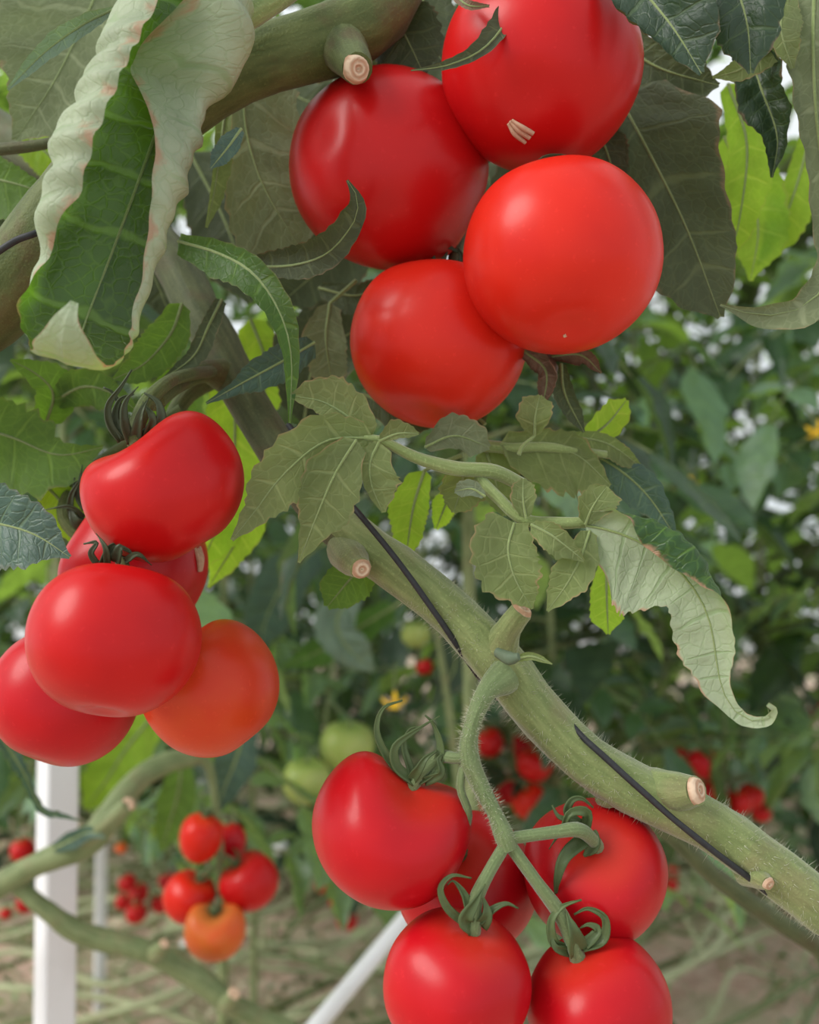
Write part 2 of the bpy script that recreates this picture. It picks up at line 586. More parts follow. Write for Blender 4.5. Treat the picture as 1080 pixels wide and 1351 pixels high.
# ------------------------------------------------------------------ tomatoes
def tomato_skin(mb, c, ax, R, hr=.86, dip=.22, lobes=5, lob=.02, seed=0, heart=0.0, nu=64, nvv=44, sigma=.42, bdip=.05):
    ax = ax.normalized()
    u = ax.orthogonal().normalized(); v = ax.cross(u)
    if heart:                                    # shoulder bulges line up across the picture
        u = (RIGHT - ax * RIGHT.dot(ax)).normalized(); v = ax.cross(u)
    rows, uvs, att = [], [], []
    for i in range(nvv + 1):
        th = math.pi * i / nvv
        row, ar = [], []
        s, cth = math.sin(th), math.cos(th)
        for j in range(nu):
            ph = 2 * math.pi * j / nu
            sh = math.exp(-((th - .75) / .55) ** 2)
            k = 1 + lob * math.cos(lobes * ph + seed) * (sh + .35 * s) + lob * .6 * math.cos((lobes - 2) * ph + seed * 2.1) * s
            rho = R * (abs(s) ** .92) * k * (1 + .05 * sh)
            z = R * hr * cth
            z -= R * dip * math.exp(-(th / sigma) ** 2)
            z += R * heart * math.cos(ph * 2) * sh * .5
            z += R * bdip * math.exp(-((math.pi - th) / .22) ** 2)
            p = u * (rho * math.cos(ph)) + v * (rho * math.sin(ph)) + ax * z
            p += p.normalized() * R * .012 * mnoise.noise(p / R * 1.6 + Vector((seed, seed * 2, 0)))
            row.append(c + p)
            ar.append(max(0.001, math.exp(-(th / .9) ** 2)))
        rows.append(row); att.append(ar)
        uvs.append([(j / nu, i / nvv) for j in range(nu)])
    mb.grid(rows, uvs, uvs, close=True, att=att, flip=True)
    return c + ax * (R * hr - R * dip)


def tomato(px, py, d, wpx, axis, mat, label, group=None, hr=.86, dip=.22, lob=.02, lobes=5, seed=1, heart=0.0, sep=(6, 60, 13, 2.2, .4), stalk=None, sr=6, scar=None, sepmat='sepal', stalkmat='truss', low=False, sigma=.42, bdip=.05):
    R = wpx / 2 * d / F
    c = P(px, py, d)
    ax = V(*axis)
    t = thing('tomato', c - Vector((0, 0, R * .9)), label, 'tomato', group)
    mb = MB()
    top = tomato_skin(mb, c, ax, R, hr, dip, lobes, lob, seed, heart, 28 if low else 72, 18 if low else 48, sigma, bdip)
    mb.build('skin', TM[mat], t, centre=c)
    k = d / F
    rnd = random.Random(seed * 31 + 5)
    if sep:
        explicit = isinstance(sep, list)
        if not explicit: ns, ln, wd, curl, rise = sep
        cb = MB()
        hub = top + ax * (2 * k)
        tube(cb, [top - ax * 3 * k, top + ax * 5 * k, top + ax * 12 * k], [sr * (1.25 if explicit else 1.7) * k, sr * (1.2 if explicit else 1.5) * k, sr * k], n=8, sides=10)
        cal = cb.build('calyx', SM[stalkmat], t)
        u = ax.orthogonal().normalized(); v = ax.cross(u)
        off = rnd.random() * 6
        if explicit:
            dt = (top - CAM).dot(FWD)
            for i, (poly, wd, dz) in enumerate(sep):
                pts = []
                for q, (x, y) in enumerate(poly):
                    f = q / (len(poly) - 1)
                    pts.append(P(x, y, dt - (dz * math.sin(math.pi * min(1, f * 1.15) * .87) + 3) * k))
                sb = MB()
                wk = wd * k * .5
                ww = [wk * 1.05, wk * 1.1, wk, wk * .8, wk * .55, wk * .28, wk * .06]
                blade(sb, pts, ww, ww, n=22, m=2, roll=rnd.uniform(-.5, .5), fold=.45, sweep=0.0, nv=.1, pucker=0, ser=0, wave=.1, seed=seed + i, under=i % 2 == 1)
                so = sb.build('sepal', LM[sepmat], cal)
                so.modifiers.new('thickness', 'SOLIDIFY').thickness = 1.8 * k
            ns = 0
        for i in range(ns):
            a = off + 2 * math.pi * i / ns + rnd.uniform(-.2, .2)
            rd = u * math.cos(a) + v * math.sin(a)
            el = rise + rnd.uniform(-.15, .15)
            cu = curl * rnd.uniform(.7, 1.25)
            L = ln * k * rnd.uniform(.8, 1.15)
            sw = rnd.uniform(-.6, .6)
            sdv = ax.cross(rd)
            pts = [hub.copy()]
            for q in range(8):
                e = el + cu * (q / 7) ** 1.3
                dirv = rd * math.cos(e) + ax * math.sin(e) + sdv * sw * (q / 7) * .6
                pts.append(pts[-1] + dirv.normalized() * (L / 8))
            sb = MB()
            wk = wd * k * .5
            ww = [wk * .9, wk, wk * .9, wk * .75, wk * .5, wk * .25, wk * .08]
            blade(sb, pts, ww, ww, n=16 if not low else 6, m=2 if not low else 1, nref=ax * .6 - rd * .5, fold=.5, sweep=0.0, nv=.1, pucker=0, ser=0, wave=.1, seed=seed + i)
            so = sb.build('sepal', LM[sepmat], cal)
            so.modifiers.new('thickness', 'SOLIDIFY').thickness = 1.6 * k
    if stalk:
        st = MB()
        pts = [top - ax * 2 * k, top + ax * 10 * k] + [P(*p) for p in stalk]
        rr = [sr * 1.25 * k, sr * k] + [sr * (.95 if i else 1.15) * k for i in range(len(stalk))]
        tube(st, pts, rr, n=26, sides=12, lump=.08, seed=seed)
        st.build('stalk', SM[stalkmat], t)
    if scar:
        sx, sy, sl, sw_, ang = scar
        dirn = (P(sx, sy, d) - CAM).normalized()
        # closest surface point of the skin to the viewing line
        best = min(mb.v, key=lambda p: ((p - CAM) - dirn * (p - CAM).dot(dirn)).length * 3 + (p - CAM).length * .15)
        n = (best - c).normalized()
        u2 = (RIGHT * math.cos(ang) + UP * math.sin(ang)); u2 = (u2 - n * u2.dot(n)).normalized(); v2 = n.cross(u2)
        sb = MB()
        for q in range(3):
            o2 = (q - 1) * sw_ * k * .38
            tube(sb, [best + u2 * (-sl * .5 * k + rnd.uniform(-2, 2) * k) + v2 * o2 * .6 - n * 1 * k, best + v2 * o2 * 1.1 + n * 1.2 * k, best + u2 * (sl * .5 * k + rnd.uniform(-2, 2) * k) + v2 * o2 * 1.4 - n * 1 * k], [sw_ * .14 * k, sw_ * .26 * k, sw_ * .2 * k], n=12, sides=7, lump=.4, seed=q)
        s = sb.build('blossom_scar', CORK, t)
        s['label'] = 'dry corky blossom scar'
    return t


# ------------------------------------------------------------------ the ground
def make_floor():
    mb = MB()
    nx, ny = 60, 70
    rows, uvs = [], []
    for i in range(ny + 1):
        y = -2 + 12 * i / ny
        rows.append([Vector((-6 + 12 * j / nx, y, .035 * mnoise.noise(Vector((j * .45, i * .45, 0))) - .02)) for j in range(nx + 1)])
        uvs.append([(j / nx, i / ny) for j in range(nx + 1)])
    mb.grid(rows, uvs, uvs)
    o = mb.build('floor', SOIL, None, centre=Vector((0, 4, 0)))
    o['kind'] = 'structure'
    o['label'] = 'reddish soil floor of the greenhouse'


make_floor()

# ------------------------------------------------------------------ white film wall at the far end of the greenhouse
def _film():
    m, nt, out = nodes('greenhouse_film')
    tc = N(nt, 'TexCoord').outputs['Object']
    c = mix(nt, ramp(nt, noise(nt, tc, 2.5, 4), .3, .7), (.90, .94, .97), (.97, .98, .99))
    tr = N(nt, 'BsdfTranslucent')
    nt.links.new(c, tr.inputs[0])
    p = principled(nt, c, .35, .5)
    mx = N(nt, 'MixShader')
    mx.inputs[0].default_value = .8
    nt.links.new(p.outputs[0], mx.inputs[1]); nt.links.new(tr.outputs[0], mx.inputs[2])
    nt.links.new(mx.outputs[0], out.inputs[0])
    return m


mb = MB()
rows = [[Vector((-6 + 12 * j / 80, 9.6 + .03 * math.sin(j * 1.9) * math.sin(i * .8), 4.2 * i / 8)) for j in range(81)] for i in range(9)]
uvs = [[(j / 80, i / 8) for j in range(81)] for i in range(9)]
mb.grid(rows, uvs, uvs)
wall_back = mb.build('wall_back', _film(), None, centre=Vector((0, 9.6, 0)))
wall_back['kind'] = 'structure'
wall_back['label'] = 'bright white plastic film end wall far behind the plants'
for k in range(7):
    x = -6 + 2 * k
    mb = MB()
    tube(mb, [Vector((x, 9.53, 0)), Vector((x, 9.53, 4.2))], [.03, .03], n=4, sides=10)
    mb.build('frame_post', WHITE, wall_back)


# ------------------------------------------------------------------ white posts and stakes
def box_post(name, label, base, height, wdt, rot):
    mb = MB()
    a = rot
    prof = []
    bev = wdt * .08
    h = wdt / 2
    for sx, sy in ((1, 1), (-1, 1), (-1, -1), (1, -1)):
        if sx * sy > 0: q = [(h * sx, (h - bev) * sy), ((h - bev) * sx, h * sy)]
        else: q = [((h - bev) * sx, h * sy), (h * sx, (h - bev) * sy)]
        prof += q
    rows, uvs = [], []
    for z in (0, .02, height * .25, height * .5, height * .75, height):
        rows.append([base + Vector((x * math.cos(a) - y * math.sin(a), x * math.sin(a) + y * math.cos(a), z)) for x, y in prof])
        uvs.append([(0, z)] * 8)
    mb.grid(rows, uvs, uvs, close=True)
    mb.fan(rows[-1], base + Vector((0, 0, height)))
    o = mb.build(name, WHITE, None, centre=base)
    o.data.polygons.foreach_set('use_smooth', [False] * len(o.data.polygons))
    return tag(o, label, 'post')


def ground_hit(px, py):
    d = (P(px, py, 1) - CAM)
    return CAM + d * (-CAM.z / d.z)


b = P(74, 1200, 1.02); b.z = -.03
box_post('post', 'thick white square metal post below the left tomato cluster', b, .895, .034, math.radians(38))
b = ground_hit(131, 1338)
box_post('post', 'thin white post standing behind the thick white post', Vector((b.x, b.y, -.03)), .42 + .03, .021, math.radians(30))


def pole(name, label, p0, p1, r):
    mb = MB()
    tube(mb, [p0, p0.lerp(p1, .5), p1], [r, r, r], n=8, sides=16)
    return tag(mb.build(name, WHITE, None, centre=p0), label, 'stake')


q1 = P(592, 1143, 1.30)
q0 = P(415, 1356, 1.16)
q0 = q0 + (q0 - q1).normalized() * ((q0.z + .03) / abs((q0 - q1).normalized().z))
pole('stake', 'white slanting metal pole behind the lowest tomatoes', q0, q1, .0105)
q0 = ground_hit(222, 1262)
pole('stake', 'thin white slanting stake behind the orange tomato cluster', Vector((q0.x, q0.y, -.02)), P(372, 1112, 2.25), .013)

# ------------------------------------------------------------------ foreground plant A : thick vine across the top left
pa_base = P(-420, 1500, .62); pa_base.z = 0
plant_a = thing('tomato_plant', pa_base, 'tomato plant with thick olive vine arching across the top left corner', 'plant')
pa0 = pa_base.copy()
mbs = MB()
tube(mbs, [pa0 + Vector((0, 0, -.02)), pa0 + Vector((.02, -.02, .45)), P(-330, 720, .52), P(-120, 500, .46), P(15, 375, .435), P(100, 265, .43), P(200, 160, .43), P(320, 90, .432), P(420, 58, .435), P(490, 25, .44), P(540, -40, .45), P(590, -160, .47)],
     [x * .44 / F for x in (40, 44, 46, 50, 54, 50, 46, 42, 45, 44, 34, 32)], n=110, sides=24, lump=.10, ridge=.02)
st_a = mbs.build('stem', SM['vine_olive'], plant_a)
mb = MB()
tube(mb, [P(438, 40, .445), P(452, 62, .432), P(464, 80, .416), P(471, 91, .408)], [x * .42 / F for x in (36, 34, 25, 20)], n=10, sides=16, lump=.1)
stub = mb.build('pruned_stub', SM['vine_olive'], plant_a)
cut_face(stub, P(471, 91, .406), V(.45, -.35, .8), 19 * .41 / F)
# petiole of the big curled leaf
stem(plant_a, [(400, -30, .415), (350, 8, .405), (300, 30, .40), (262, -10, .40)], [16, 17, 15, 8], 'petiole', 'petiole', n=24, sides=12)
stem(plant_a, [(-60, 205, .47), (0, 197, .46), (60, 190, .46), (130, 172, .47)], [8, 8, 7, 6], 'vine_dark', 'petiole', n=20, sides=10)

# the big curled leaf
leaf(plant_a, [(262, -60, .40), (250, 20, .395), (228, 110, .388), (195, 205, .380), (160, 300, .374), (130, 380, .370), (110, 430, .366), (98, 468, .356), (88, 482, .340), (82, 462, .327), (86, 425, .322), (98, 398, .324)],
     [170, 205, 290, 220, 180, 166, 135, 115, 96, 64, 44, 5], [170, 205, 240, 255, 262, 255, 212, 125, 92, 54, 38, 5], 'pale', under=False, rib=3.2, transport=True,
     label='large leaf with both pale margins rolled inward and a brown crisp rim', ca=[2.9, 3.0, 3.5, 3.3, 3.1, 3.0, 3.1, 3.1, 2.6, 1.2, .4, 0], cb=[3.0, 3.0, 3.1, 3.1, 3.1, 3.1, 3.1, 2.9, 1.0, .4, 0, 0],
     c0=([.15, .15, .18, .2, .25, .26, .35, .5, .6, .6, .5, .5], [.15, .15, .18, .2, .22, .24, .26, .52, .6, .6, .5, .5]), c1=[1, .95, .52, .85, 1, 1, 1, 1], fold=.08, sweep=[.15, .2, .2, .15, .1, 0], n=110, m=24, nv=9, pucker=.05, ser=.05, wave=.07)
# leaves round it
leaf(plant_a, [(150, -60, .50), (110, 30, .49), (70, 110, .48), (20, 185, .475)], [70, 110, 95, 60, 5], [100, 130, 110, 50, 5], 'grey', label='broad grey-green leaf underside in the top left corner', roll=.25)
leaf(plant_a, [(150, 12, .40), (110, 32, .385), (60, 68, .372), (10, 118, .36)], [6, 15, 16, 11, 2], [5, 14, 18, 12, 2], 'sage', under=False, ribmat='petiole', label='narrow blue-green leaflet in the top left corner', petiole=[(180, 45, .41), (165, 35, .405)], pucker=.1, ca=.5, cb=.5)
leaf(plant_a, [(-50, 225, .49), (-10, 235, .485), (30, 245, .48), (66, 258, .478)], [25, 38, 30, 18, 3], [40, 62, 58, 40, 3], 'green', under=True, label='dark green leaf at the left edge below the dark petiole')
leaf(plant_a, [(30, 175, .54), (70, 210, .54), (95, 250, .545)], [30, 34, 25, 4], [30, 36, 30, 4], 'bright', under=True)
leaf(plant_a, [(330, 70, .475), (322, 150, .475), (345, 240, .475), (400, 335, .478)], [80, 110, 110, 70, 5], [10, 26, 62, 90, 20], 'grey', label='large grey leaf underside left of the upper tomato', roll=-.2, nv=5)
leaf(plant_a, [(300, 120, .46), (290, 200, .452), (282, 255, .45), (272, 300, .45)], [8, 14, 22, 16, 2], [6, 12, 8, 6, 2], 'olive')
leaf(plant_a, [(318, 170, .38), (300, 195, .375), (278, 222, .372)], [8, 16, 14, 2], [8, 18, 16, 2], 'blue', under=False)
leaf(plant_a, [(330, 352, .455), (385, 350, .43), (430, 335, .41), (462, 300, .398), (473, 268, .392), (458, 238, .388)], [18, 30, 34, 34, 26, 2], [8, 18, 26, 24, 16, 2], 'dark', under=True, label='curled leaf tip hooking up in front of the upper left tomato', c0=.2, ca=.6)
leaf(plant_a, [(235, 318, .44), (290, 335, .425), (335, 362, .41), (368, 410, .402), (384, 470, .40), (382, 558, .40)], [14, 22, 26, 24, 12, 2], [24, 42, 34, 22, 12, 2], 'green', under=False, label='glossy dark green leaf hanging to a long point', rib=2.5, ca=.4, cb=.3)
leaf(plant_a, [(415, 452, .45), (370, 478, .442), (320, 505, .436), (272, 532, .43)], [22, 32, 26, 12, 2], [16, 28, 24, 8, 2], 'blue', under=False, label='dark blue-grey leaf pointing left above the small stem', ca=-.3)
leaf(plant_a, [(292, 395, .46), (275, 430, .45), (255, 470, .45), (215, 500, .45)], [10, 16, 18, 14, 2], [10, 12, 14, 10, 2], 'dark', under=True)
leaf(plant_a, [(240, 400, .47), (225, 440, .465), (190, 480, .46), (150, 500, .46)], [16, 30, 32, 22, 3], [20, 36, 34, 20, 3], 'green', under=True)
leaf(plant_a, [(60, 560, .49), (70, 520, .48), (50, 495, .475), (14, 475, .472)], [20, 28, 24, 14, 2], [24, 36, 34, 16, 2], 'green', under=True)
leaf(plant_a, [(70, 530, .485), (110, 510, .475), (150, 520, .47), (185, 545, .47)], [16, 30, 26, 14, 2], [16, 34, 36, 20, 2], 'green', under=True)
leaf(plant_a, [(-60, 560, .49), (10, 575, .475), (75, 600, .468), (135, 590, .465)], [50, 62, 55, 22, 3], [60, 105, 100, 50, 3], 'green', under=True, label='dark green lobed leaf at the left edge above the blue-green one', ser=.2)
leaf(plant_a, [(-70, 690, .42), (-10, 690, .40), (45, 705, .392), (92, 735, .388)], [60, 70, 46, 3], [70, 85, 58, 3], 'blue', under=False, label='broad blue-green leaf at the left edge beside the tomatoes', pucker=.08, rib=3)
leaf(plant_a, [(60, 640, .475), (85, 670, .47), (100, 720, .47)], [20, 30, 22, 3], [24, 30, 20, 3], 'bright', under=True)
for q in (((40, 180, .6), (20, 320, .6), (60, 430, .6)), ((60, 240, .58), (180, 330, .56), (230, 430, .56)), ((420, 110, .5), (440, 60, .5), (540, 95, .52)), ((500, 0, .46), (530, 40, .455), (560, 100, .45)), ((560, -40, .48), (560, 40, .475), (590, 90, .47))):
    leaf(plant_a, list(q), [30, 60, 50, 4], [30, 62, 48, 4], 'dark', under=True)
for q in (((330, 60, .58), (380, 120, .575), (450, 150, .57)), ((250, 200, .6), (300, 300, .6), (330, 400, .6)), ((500, 300, .57), (430, 350, .56), (370, 400, .55)), ((560, 20, .56), (620, 140, .56), (650, 260, .56)), ((470, 60, .6), (500, 200, .6), (520, 340, .6)), ((250, 330, .62), (350, 300, .62), (450, 330, .62)), ((690, 60, .58), (680, 200, .58), (700, 330, .58))):
    leaf(plant_a, list(q), [30, 62, 54, 4], [30, 60, 54, 4], 'dark', under=True)
leaf(plant_a, [(705, -40, .41), (680, 10, .40), (640, 62, .392), (590, 86, .388), (542, 93, .386)], [12, 16, 12, 8, 1], [14, 26, 22, 10, 1], 'dark', under=True, label='narrow leaf tip lying across the topmost tomato', rib=2.5, ca=.5)
leaf(plant_a, [(590, -20, .40), (615, 6, .393), (645, 8, .392)], [6, 10, 8, 2], [6, 8, 6, 2], 'dried', under=True)

# ------------------------------------------------------------------ foreground plant B : pale green vine descending to the right
pb_base = P(1650, 1500, .62); pb_base.z = 0
plant_b = thing('tomato_plant', pb_base, 'tomato plant with pale green hairy vine slanting down to the right', 'plant')
VINE = [(-40, 150, .60), (120, 250, .55), (215, 330, .52), (262, 410, .50), (310, 500, .485), (360, 585, .47), (420, 665, .45), (470, 712, .432), (536, 760, .423), (606, 818, .418), (660, 876, .414), (700, 930, .412), (770, 1000, .41), (850, 1048, .408), (930, 1085, .406), (1010, 1140, .404), (1100, 1210, .405), (1250, 1320, .44)]
VR = [26, 27, 28, 29, 28, 27, 28, 31, 31, 31, 34, 32, 32, 35, 34, 33, 33, 33]
mbs = MB()
vine_c, vine_T = tube(mbs, [P(*p) for p in VINE] + [pb_base + Vector((-.03, .02, .35)), pb_base + Vector((0, 0, -.02))], [r * p[2] / F for r, p in zip(VR, VINE)] + [.013, .013], n=150, sides=28, lump=.12, seed=3, ridge=.015)
st_b = mbs.build('stem', SM['vine'], plant_b)
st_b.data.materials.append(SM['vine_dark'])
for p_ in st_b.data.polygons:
    if p_.center.x + st_b.location.x + pb_base.x < -.034: p_.material_index = 1  # shade from the leaves above, painted in as a darker stem colour


def hairs(parent, cs, rs, count, ln, seed):
    rnd = random.Random(seed)
    mb = MB()
    T = tangents(cs)
    for _ in range(count):
        f = rnd.random() * (len(cs) - 1.01)
        i = int(f)
        c = cs[i].lerp(cs[i + 1], f - i)
        t = T[i]
        u = t.orthogonal().normalized(); v = t.cross(u)
        a = rnd.random() * 6.283
        nrm = u * math.cos(a) + v * math.sin(a)
        r = rs(f / (len(cs) - 1))
        base = c + nrm * r * .95
        L = ln * rnd.uniform(.3, 1.2)
        tip = base + (nrm + t * rnd.uniform(-.4, .4) + Vector((rnd.uniform(-.3, .3), rnd.uniform(-.3, .3), rnd.uniform(-.3, .3)))).normalized() * L
        w_ = 1.1e-4
        b = len(mb.v)
        side = t.cross(nrm)
        for p in (base + t * w_, base - t * w_ * .5 + side * w_, base - t * w_ * .5 - side * w_, tip):
            mb.v.append(p); mb.uv.append((0, 0)); mb.met.append((0, 0)); mb.att.append(0.0)
        for q in ((b, b + 1, b + 3), (b + 1, b + 2, b + 3), (b + 2, b, b + 3)):
            mb.f.append(q); mb.mi.append(0)
    o = mb.build('hairs', HAIR, parent)
    o['kind'] = 'stuff'
    return o


nn_ = len(vine_c)
hairs(st_b, vine_c[38:112], lambda f: 34 * .412 / F, 6500, .0042, 5)


def stubp(parent, pts, radii, face_n=None, mat='vine', label=None):
    mb = MB()
    tube(mb, [P(*p) for p in pts], [r * p[2] / F for r, p in zip(radii, pts)], n=14, sides=16, lump=.1)
    o = mb.build('pruned_stub', SM[mat], parent)
    if face_n is not None:
        c = P(*pts[-1]) + (P(*pts[-1]) - P(*pts[-2])).normalized() * .0004
        cut_face(o, c, face_n, radii[-1] * pts[-1][2] / F)
    return o


stubp(plant_b, [(455, 725, .432), (464, 738, .418), (476, 750, .4085)], [26, 22, 15], V(.35, -.25, .9))
stubp(plant_b, [(648, 880, .414), (660, 850, .410), (672, 828, .405), (688, 806, .402)], [26, 24, 17, 15], V(.5, .75, .35))
stubp(plant_b, [(820, 1030, .412), (860, 1042, .408), (896, 1045, .400), (918, 1043, .393)], [22, 30, 26, 19], V(.75, .25, .6))
stubp(plant_b, [(985, 1148, .406), (1000, 1158, .397), (1013, 1166, .390)], [20, 14, 9], V(.4, -.3, .85))
stubp(plant_b, [(820, 1040, .41), (800, 1052, .41), (788, 1056, .412)], [24, 14, 6])
mb = MB()
tube(mb, [P(655, 860, .393), P(672, 868, .388), P(684, 866, .386)], [x * .39 / F for x in (6, 9, 5)], n=10, sides=10, lump=.2)
o = mb.build('bud', CLIP, plant_b); o['label'] = 'small blue-green bud at the vine node'
leaf(plant_b, [(676, 872, .395), (700, 866, .39), (728, 876, .388)], [3, 7, 6, 1], [3, 7, 5, 1], 'olive', under=True)

# truss that carries the lower tomatoes
truss = MB()
tube(truss, [P(665, 893, .40), P(640, 915, .392), P(622, 960, .388), P(618, 1000, .388), P(634, 1038, .386), P(652, 1072, .384), P(665, 1103, .383), P(671, 1122, .382)], [x * .388 / F for x in (24, 13, 11, 14, 12, 10, 14, 11)], n=60, sides=16, lump=.1, seed=4)
tr_o = truss.build('truss_stalk', SM['truss'], plant_b)
cs, _, _ = spline([P(665, 893, .40), P(640, 915, .392), P(622, 960, .388), P(618, 1000, .388), P(634, 1038, .386), P(655, 1075, .384), P(668, 1110, .383)], 40)
hairs(tr_o, cs, lambda f: 12 * .388 / F, 1100, .0028, 8)

# the lobed olive leaf in the middle (its leaflets share one petiole)
def compound(parent, rachis, radii, label, mat='petiole'):
    mb = MB()
    tube(mb, [P(*p) for p in rachis], [r * p[2] / F for r, p in zip(radii, rachis)], n=40, sides=10, lump=.06)
    o = mb.build('leaf', SM[mat], parent)
    o['label'] = label
    return o


c1 = compound(plant_b, [(690, 640, .415), (650, 622, .405), (600, 618, .40), (550, 604, .397), (505, 582, .395), (480, 577, .394)], [9, 10, 10, 8, 6, 4], 'lobed olive compound leaf hanging below the upper tomatoes')
LK = dict(name='leaflet', rib=2.0)
leaf(c1, [(492, 578, .394), (430, 582, .391), (375, 625, .389), (338, 672, .388), (306, 712, .384)], [40, 62, 62, 42, 22, 3], [30, 44, 48, 40, 18, 3], 'olive', label='leaflet with dry pink tip', nv=5, sweep=.5, ser=.12, **LK)
leaf(c1, [(490, 577, .396), (462, 552, .397), (425, 530, .399), (382, 522, .40)], [16, 22, 22, 14, 3], [20, 38, 44, 28, 3], 'olive', nv=4, sweep=.3, **LK)
leaf(c1, [(470, 580, .389), (442, 625, .387), (418, 680, .387), (394, 742, .388)], [22, 50, 48, 22, 2], [22, 46, 36, 16, 2], 'olive', nv=4, sweep=.4, **LK)
leaf(c1, [(500, 583, .392), (488, 610, .390), (490, 640, .390), (505, 676, .391)], [22, 46, 44, 28, 4], [10, 16, 12, 8, 2], 'olive', nv=3, sweep=.3, **LK)
leaf(c1, [(500, 582, .39), (525, 572, .388), (552, 572, .388)], [10, 24, 14, 2], [3, 8, 8, 2], 'olive', nv=3, **LK)
leaf(c1, [(612, 618, .41), (608, 645, .418), (598, 676, .422)], [40, 40, 26, 3], [30, 36, 22, 3], 'olive', nv=3, **LK)
leaf(c1, [(560, 590, .43), (600, 575, .43), (645, 590, .43)], [14, 34, 28, 4], [10, 24, 26, 4], 'grey', nv=3, **LK)

c2 = compound(plant_b, [(630, 630, .405), (655, 655, .40), (690, 685, .396), (740, 690, .394), (790, 690, .392), (830, 705, .388)], [8, 8, 8, 8, 7, 5], 'olive compound leaf on the right with a long curled end leaflet')
leaf(c2, [(678, 690, .392), (670, 725, .388), (680, 765, .386), (702, 803, .386)], [20, 44, 44, 26, 2], [38, 56, 52, 24, 2], 'olive', nv=5, sweep=[-.2, .3, .5, .4], ser=.12, **LK)
leaf(c2, [(700, 692, .385), (725, 705, .381), (748, 722, .38), (770, 740, .38)], [10, 20, 18, 10, 2], [14, 26, 26, 12, 2], 'olive', nv=4, **LK)
leaf(c2, [(778, 700, .388), (766, 735, .384), (748, 770, .383), (722, 806, .384)], [12, 28, 30, 16, 2], [14, 30, 32, 20, 2], 'olive', nv=4, sweep=.4, **LK)
leaf(c2, [(772, 692, .388), (782, 668, .386), (800, 642, .386)], [14, 26, 22, 3], [14, 34, 32, 3], 'olive', nv=3, **LK)
leaf(c2, [(694, 684, .39), (690, 660, .39), (690, 632, .392)], [10, 20, 18, 3], [10, 22, 18, 3], 'olive', nv=3, **LK)
leaf(c2, [(640, 655, .395), (622, 645, .396), (600, 648, .40)], [6, 14, 12, 3], [6, 14, 14, 2], 'blue', nv=3, **LK)
leaf(c2, [(772, 693, .389), (812, 702, .386), (856, 722, .383), (900, 758, .380), (932, 808, .377), (944, 865, .377), (953, 912, .376), (978, 946, .374), (1008, 952, .371), (1021, 938, .367), (1012, 929, .366)],
     [24, 62, 92, 96, 66, 32, 28, 14, 9, 7, 3], [40, 104, 104, 80, 44, 54, 50, 30, 12, 8, 3], 'pale', under=True, label='long pale end leaflet with a dry brown tip curled into a hook', ca=[.3, 1.6, 3.0, 3.1, 2.4, .6, .2, 0, 0, 0, 0], c0=.25, c1=.75, n=80, m=12, nv=10, sweep=[.35, .2, .1, .1, .1, 0], ser=.06, pucker=.05, **LK)

c3 = compound(plant_b, [(560, 470, .50), (600, 570, .46), (660, 590, .445), (720, 590, .44), (800, 600, .44)], [9, 9, 8, 7, 5], 'olive compound leaf behind the centre tomatoes')
leaf(c3, [(660, 585, .442), (710, 590, .44), (760, 600, .438), (805, 640, .436)], [20, 32, 32, 16, 2], [40, 70, 75, 44, 3], 'olive', nv=4, ser=.12, label='brownish olive leaflet', **LK)
leaf(c3, [(640, 590, .45), (655, 640, .45), (665, 680, .452)], [24, 40, 30, 4], [20, 34, 20, 4], 'olive', nv=3, **LK)
leaf(c3, [(705, 575, .43), (706, 550, .425), (712, 522, .424)], [16, 30, 26, 3], [10, 26, 24, 3], 'olive', nv=3, petiole=[(684, 600, .43), (690, 588, .43)], pr=3, **LK)
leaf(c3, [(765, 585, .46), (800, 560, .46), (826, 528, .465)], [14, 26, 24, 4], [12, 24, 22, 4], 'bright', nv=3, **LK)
leaf(c3, [(760, 590, .455), (810, 615, .45), (855, 655, .446), (893, 712, .445)], [12, 26, 30, 18, 2], [20, 36, 34, 18, 2], 'blue', under=False, label='blue-grey leaflet upper side', nv=5, ca=-.5, **LK)
leaf(c3, [(740, 575, .447), (800, 585, .447), (850, 620, .447)], [8, 14, 12, 2], [10, 24, 20, 2], 'olive', **LK)
leaf(plant_b, [(560, 620, .47), (545, 670, .47), (535, 738, .472)], [14, 26, 22, 3], [24, 40, 26, 3], 'bright', label='bright backlit leaf under the lobed leaf', petiole=[(610, 600, .46)])
leaf(plant_b, [(600, 640, .475), (588, 665, .475), (575, 698, .475)], [12, 20, 16, 3], [12, 22, 14, 3], 'bright')
leaf(plant_b, [(500, 730, .455), (470, 755, .45), (432, 800, .448)], [24, 42, 30, 6], [20, 36, 34, 6], 'green', label='green leaf with a brown rim behind the vine top', petiole=[(520, 760, .44)])
leaf(plant_b, [(800, 735, .45), (800, 780, .452), (802, 836, .455)], [14, 30, 26, 3], [12, 26, 28, 3], 'bright', label='backlit leaf with a brown scorched rim', petiole=[(790, 690, .43)])
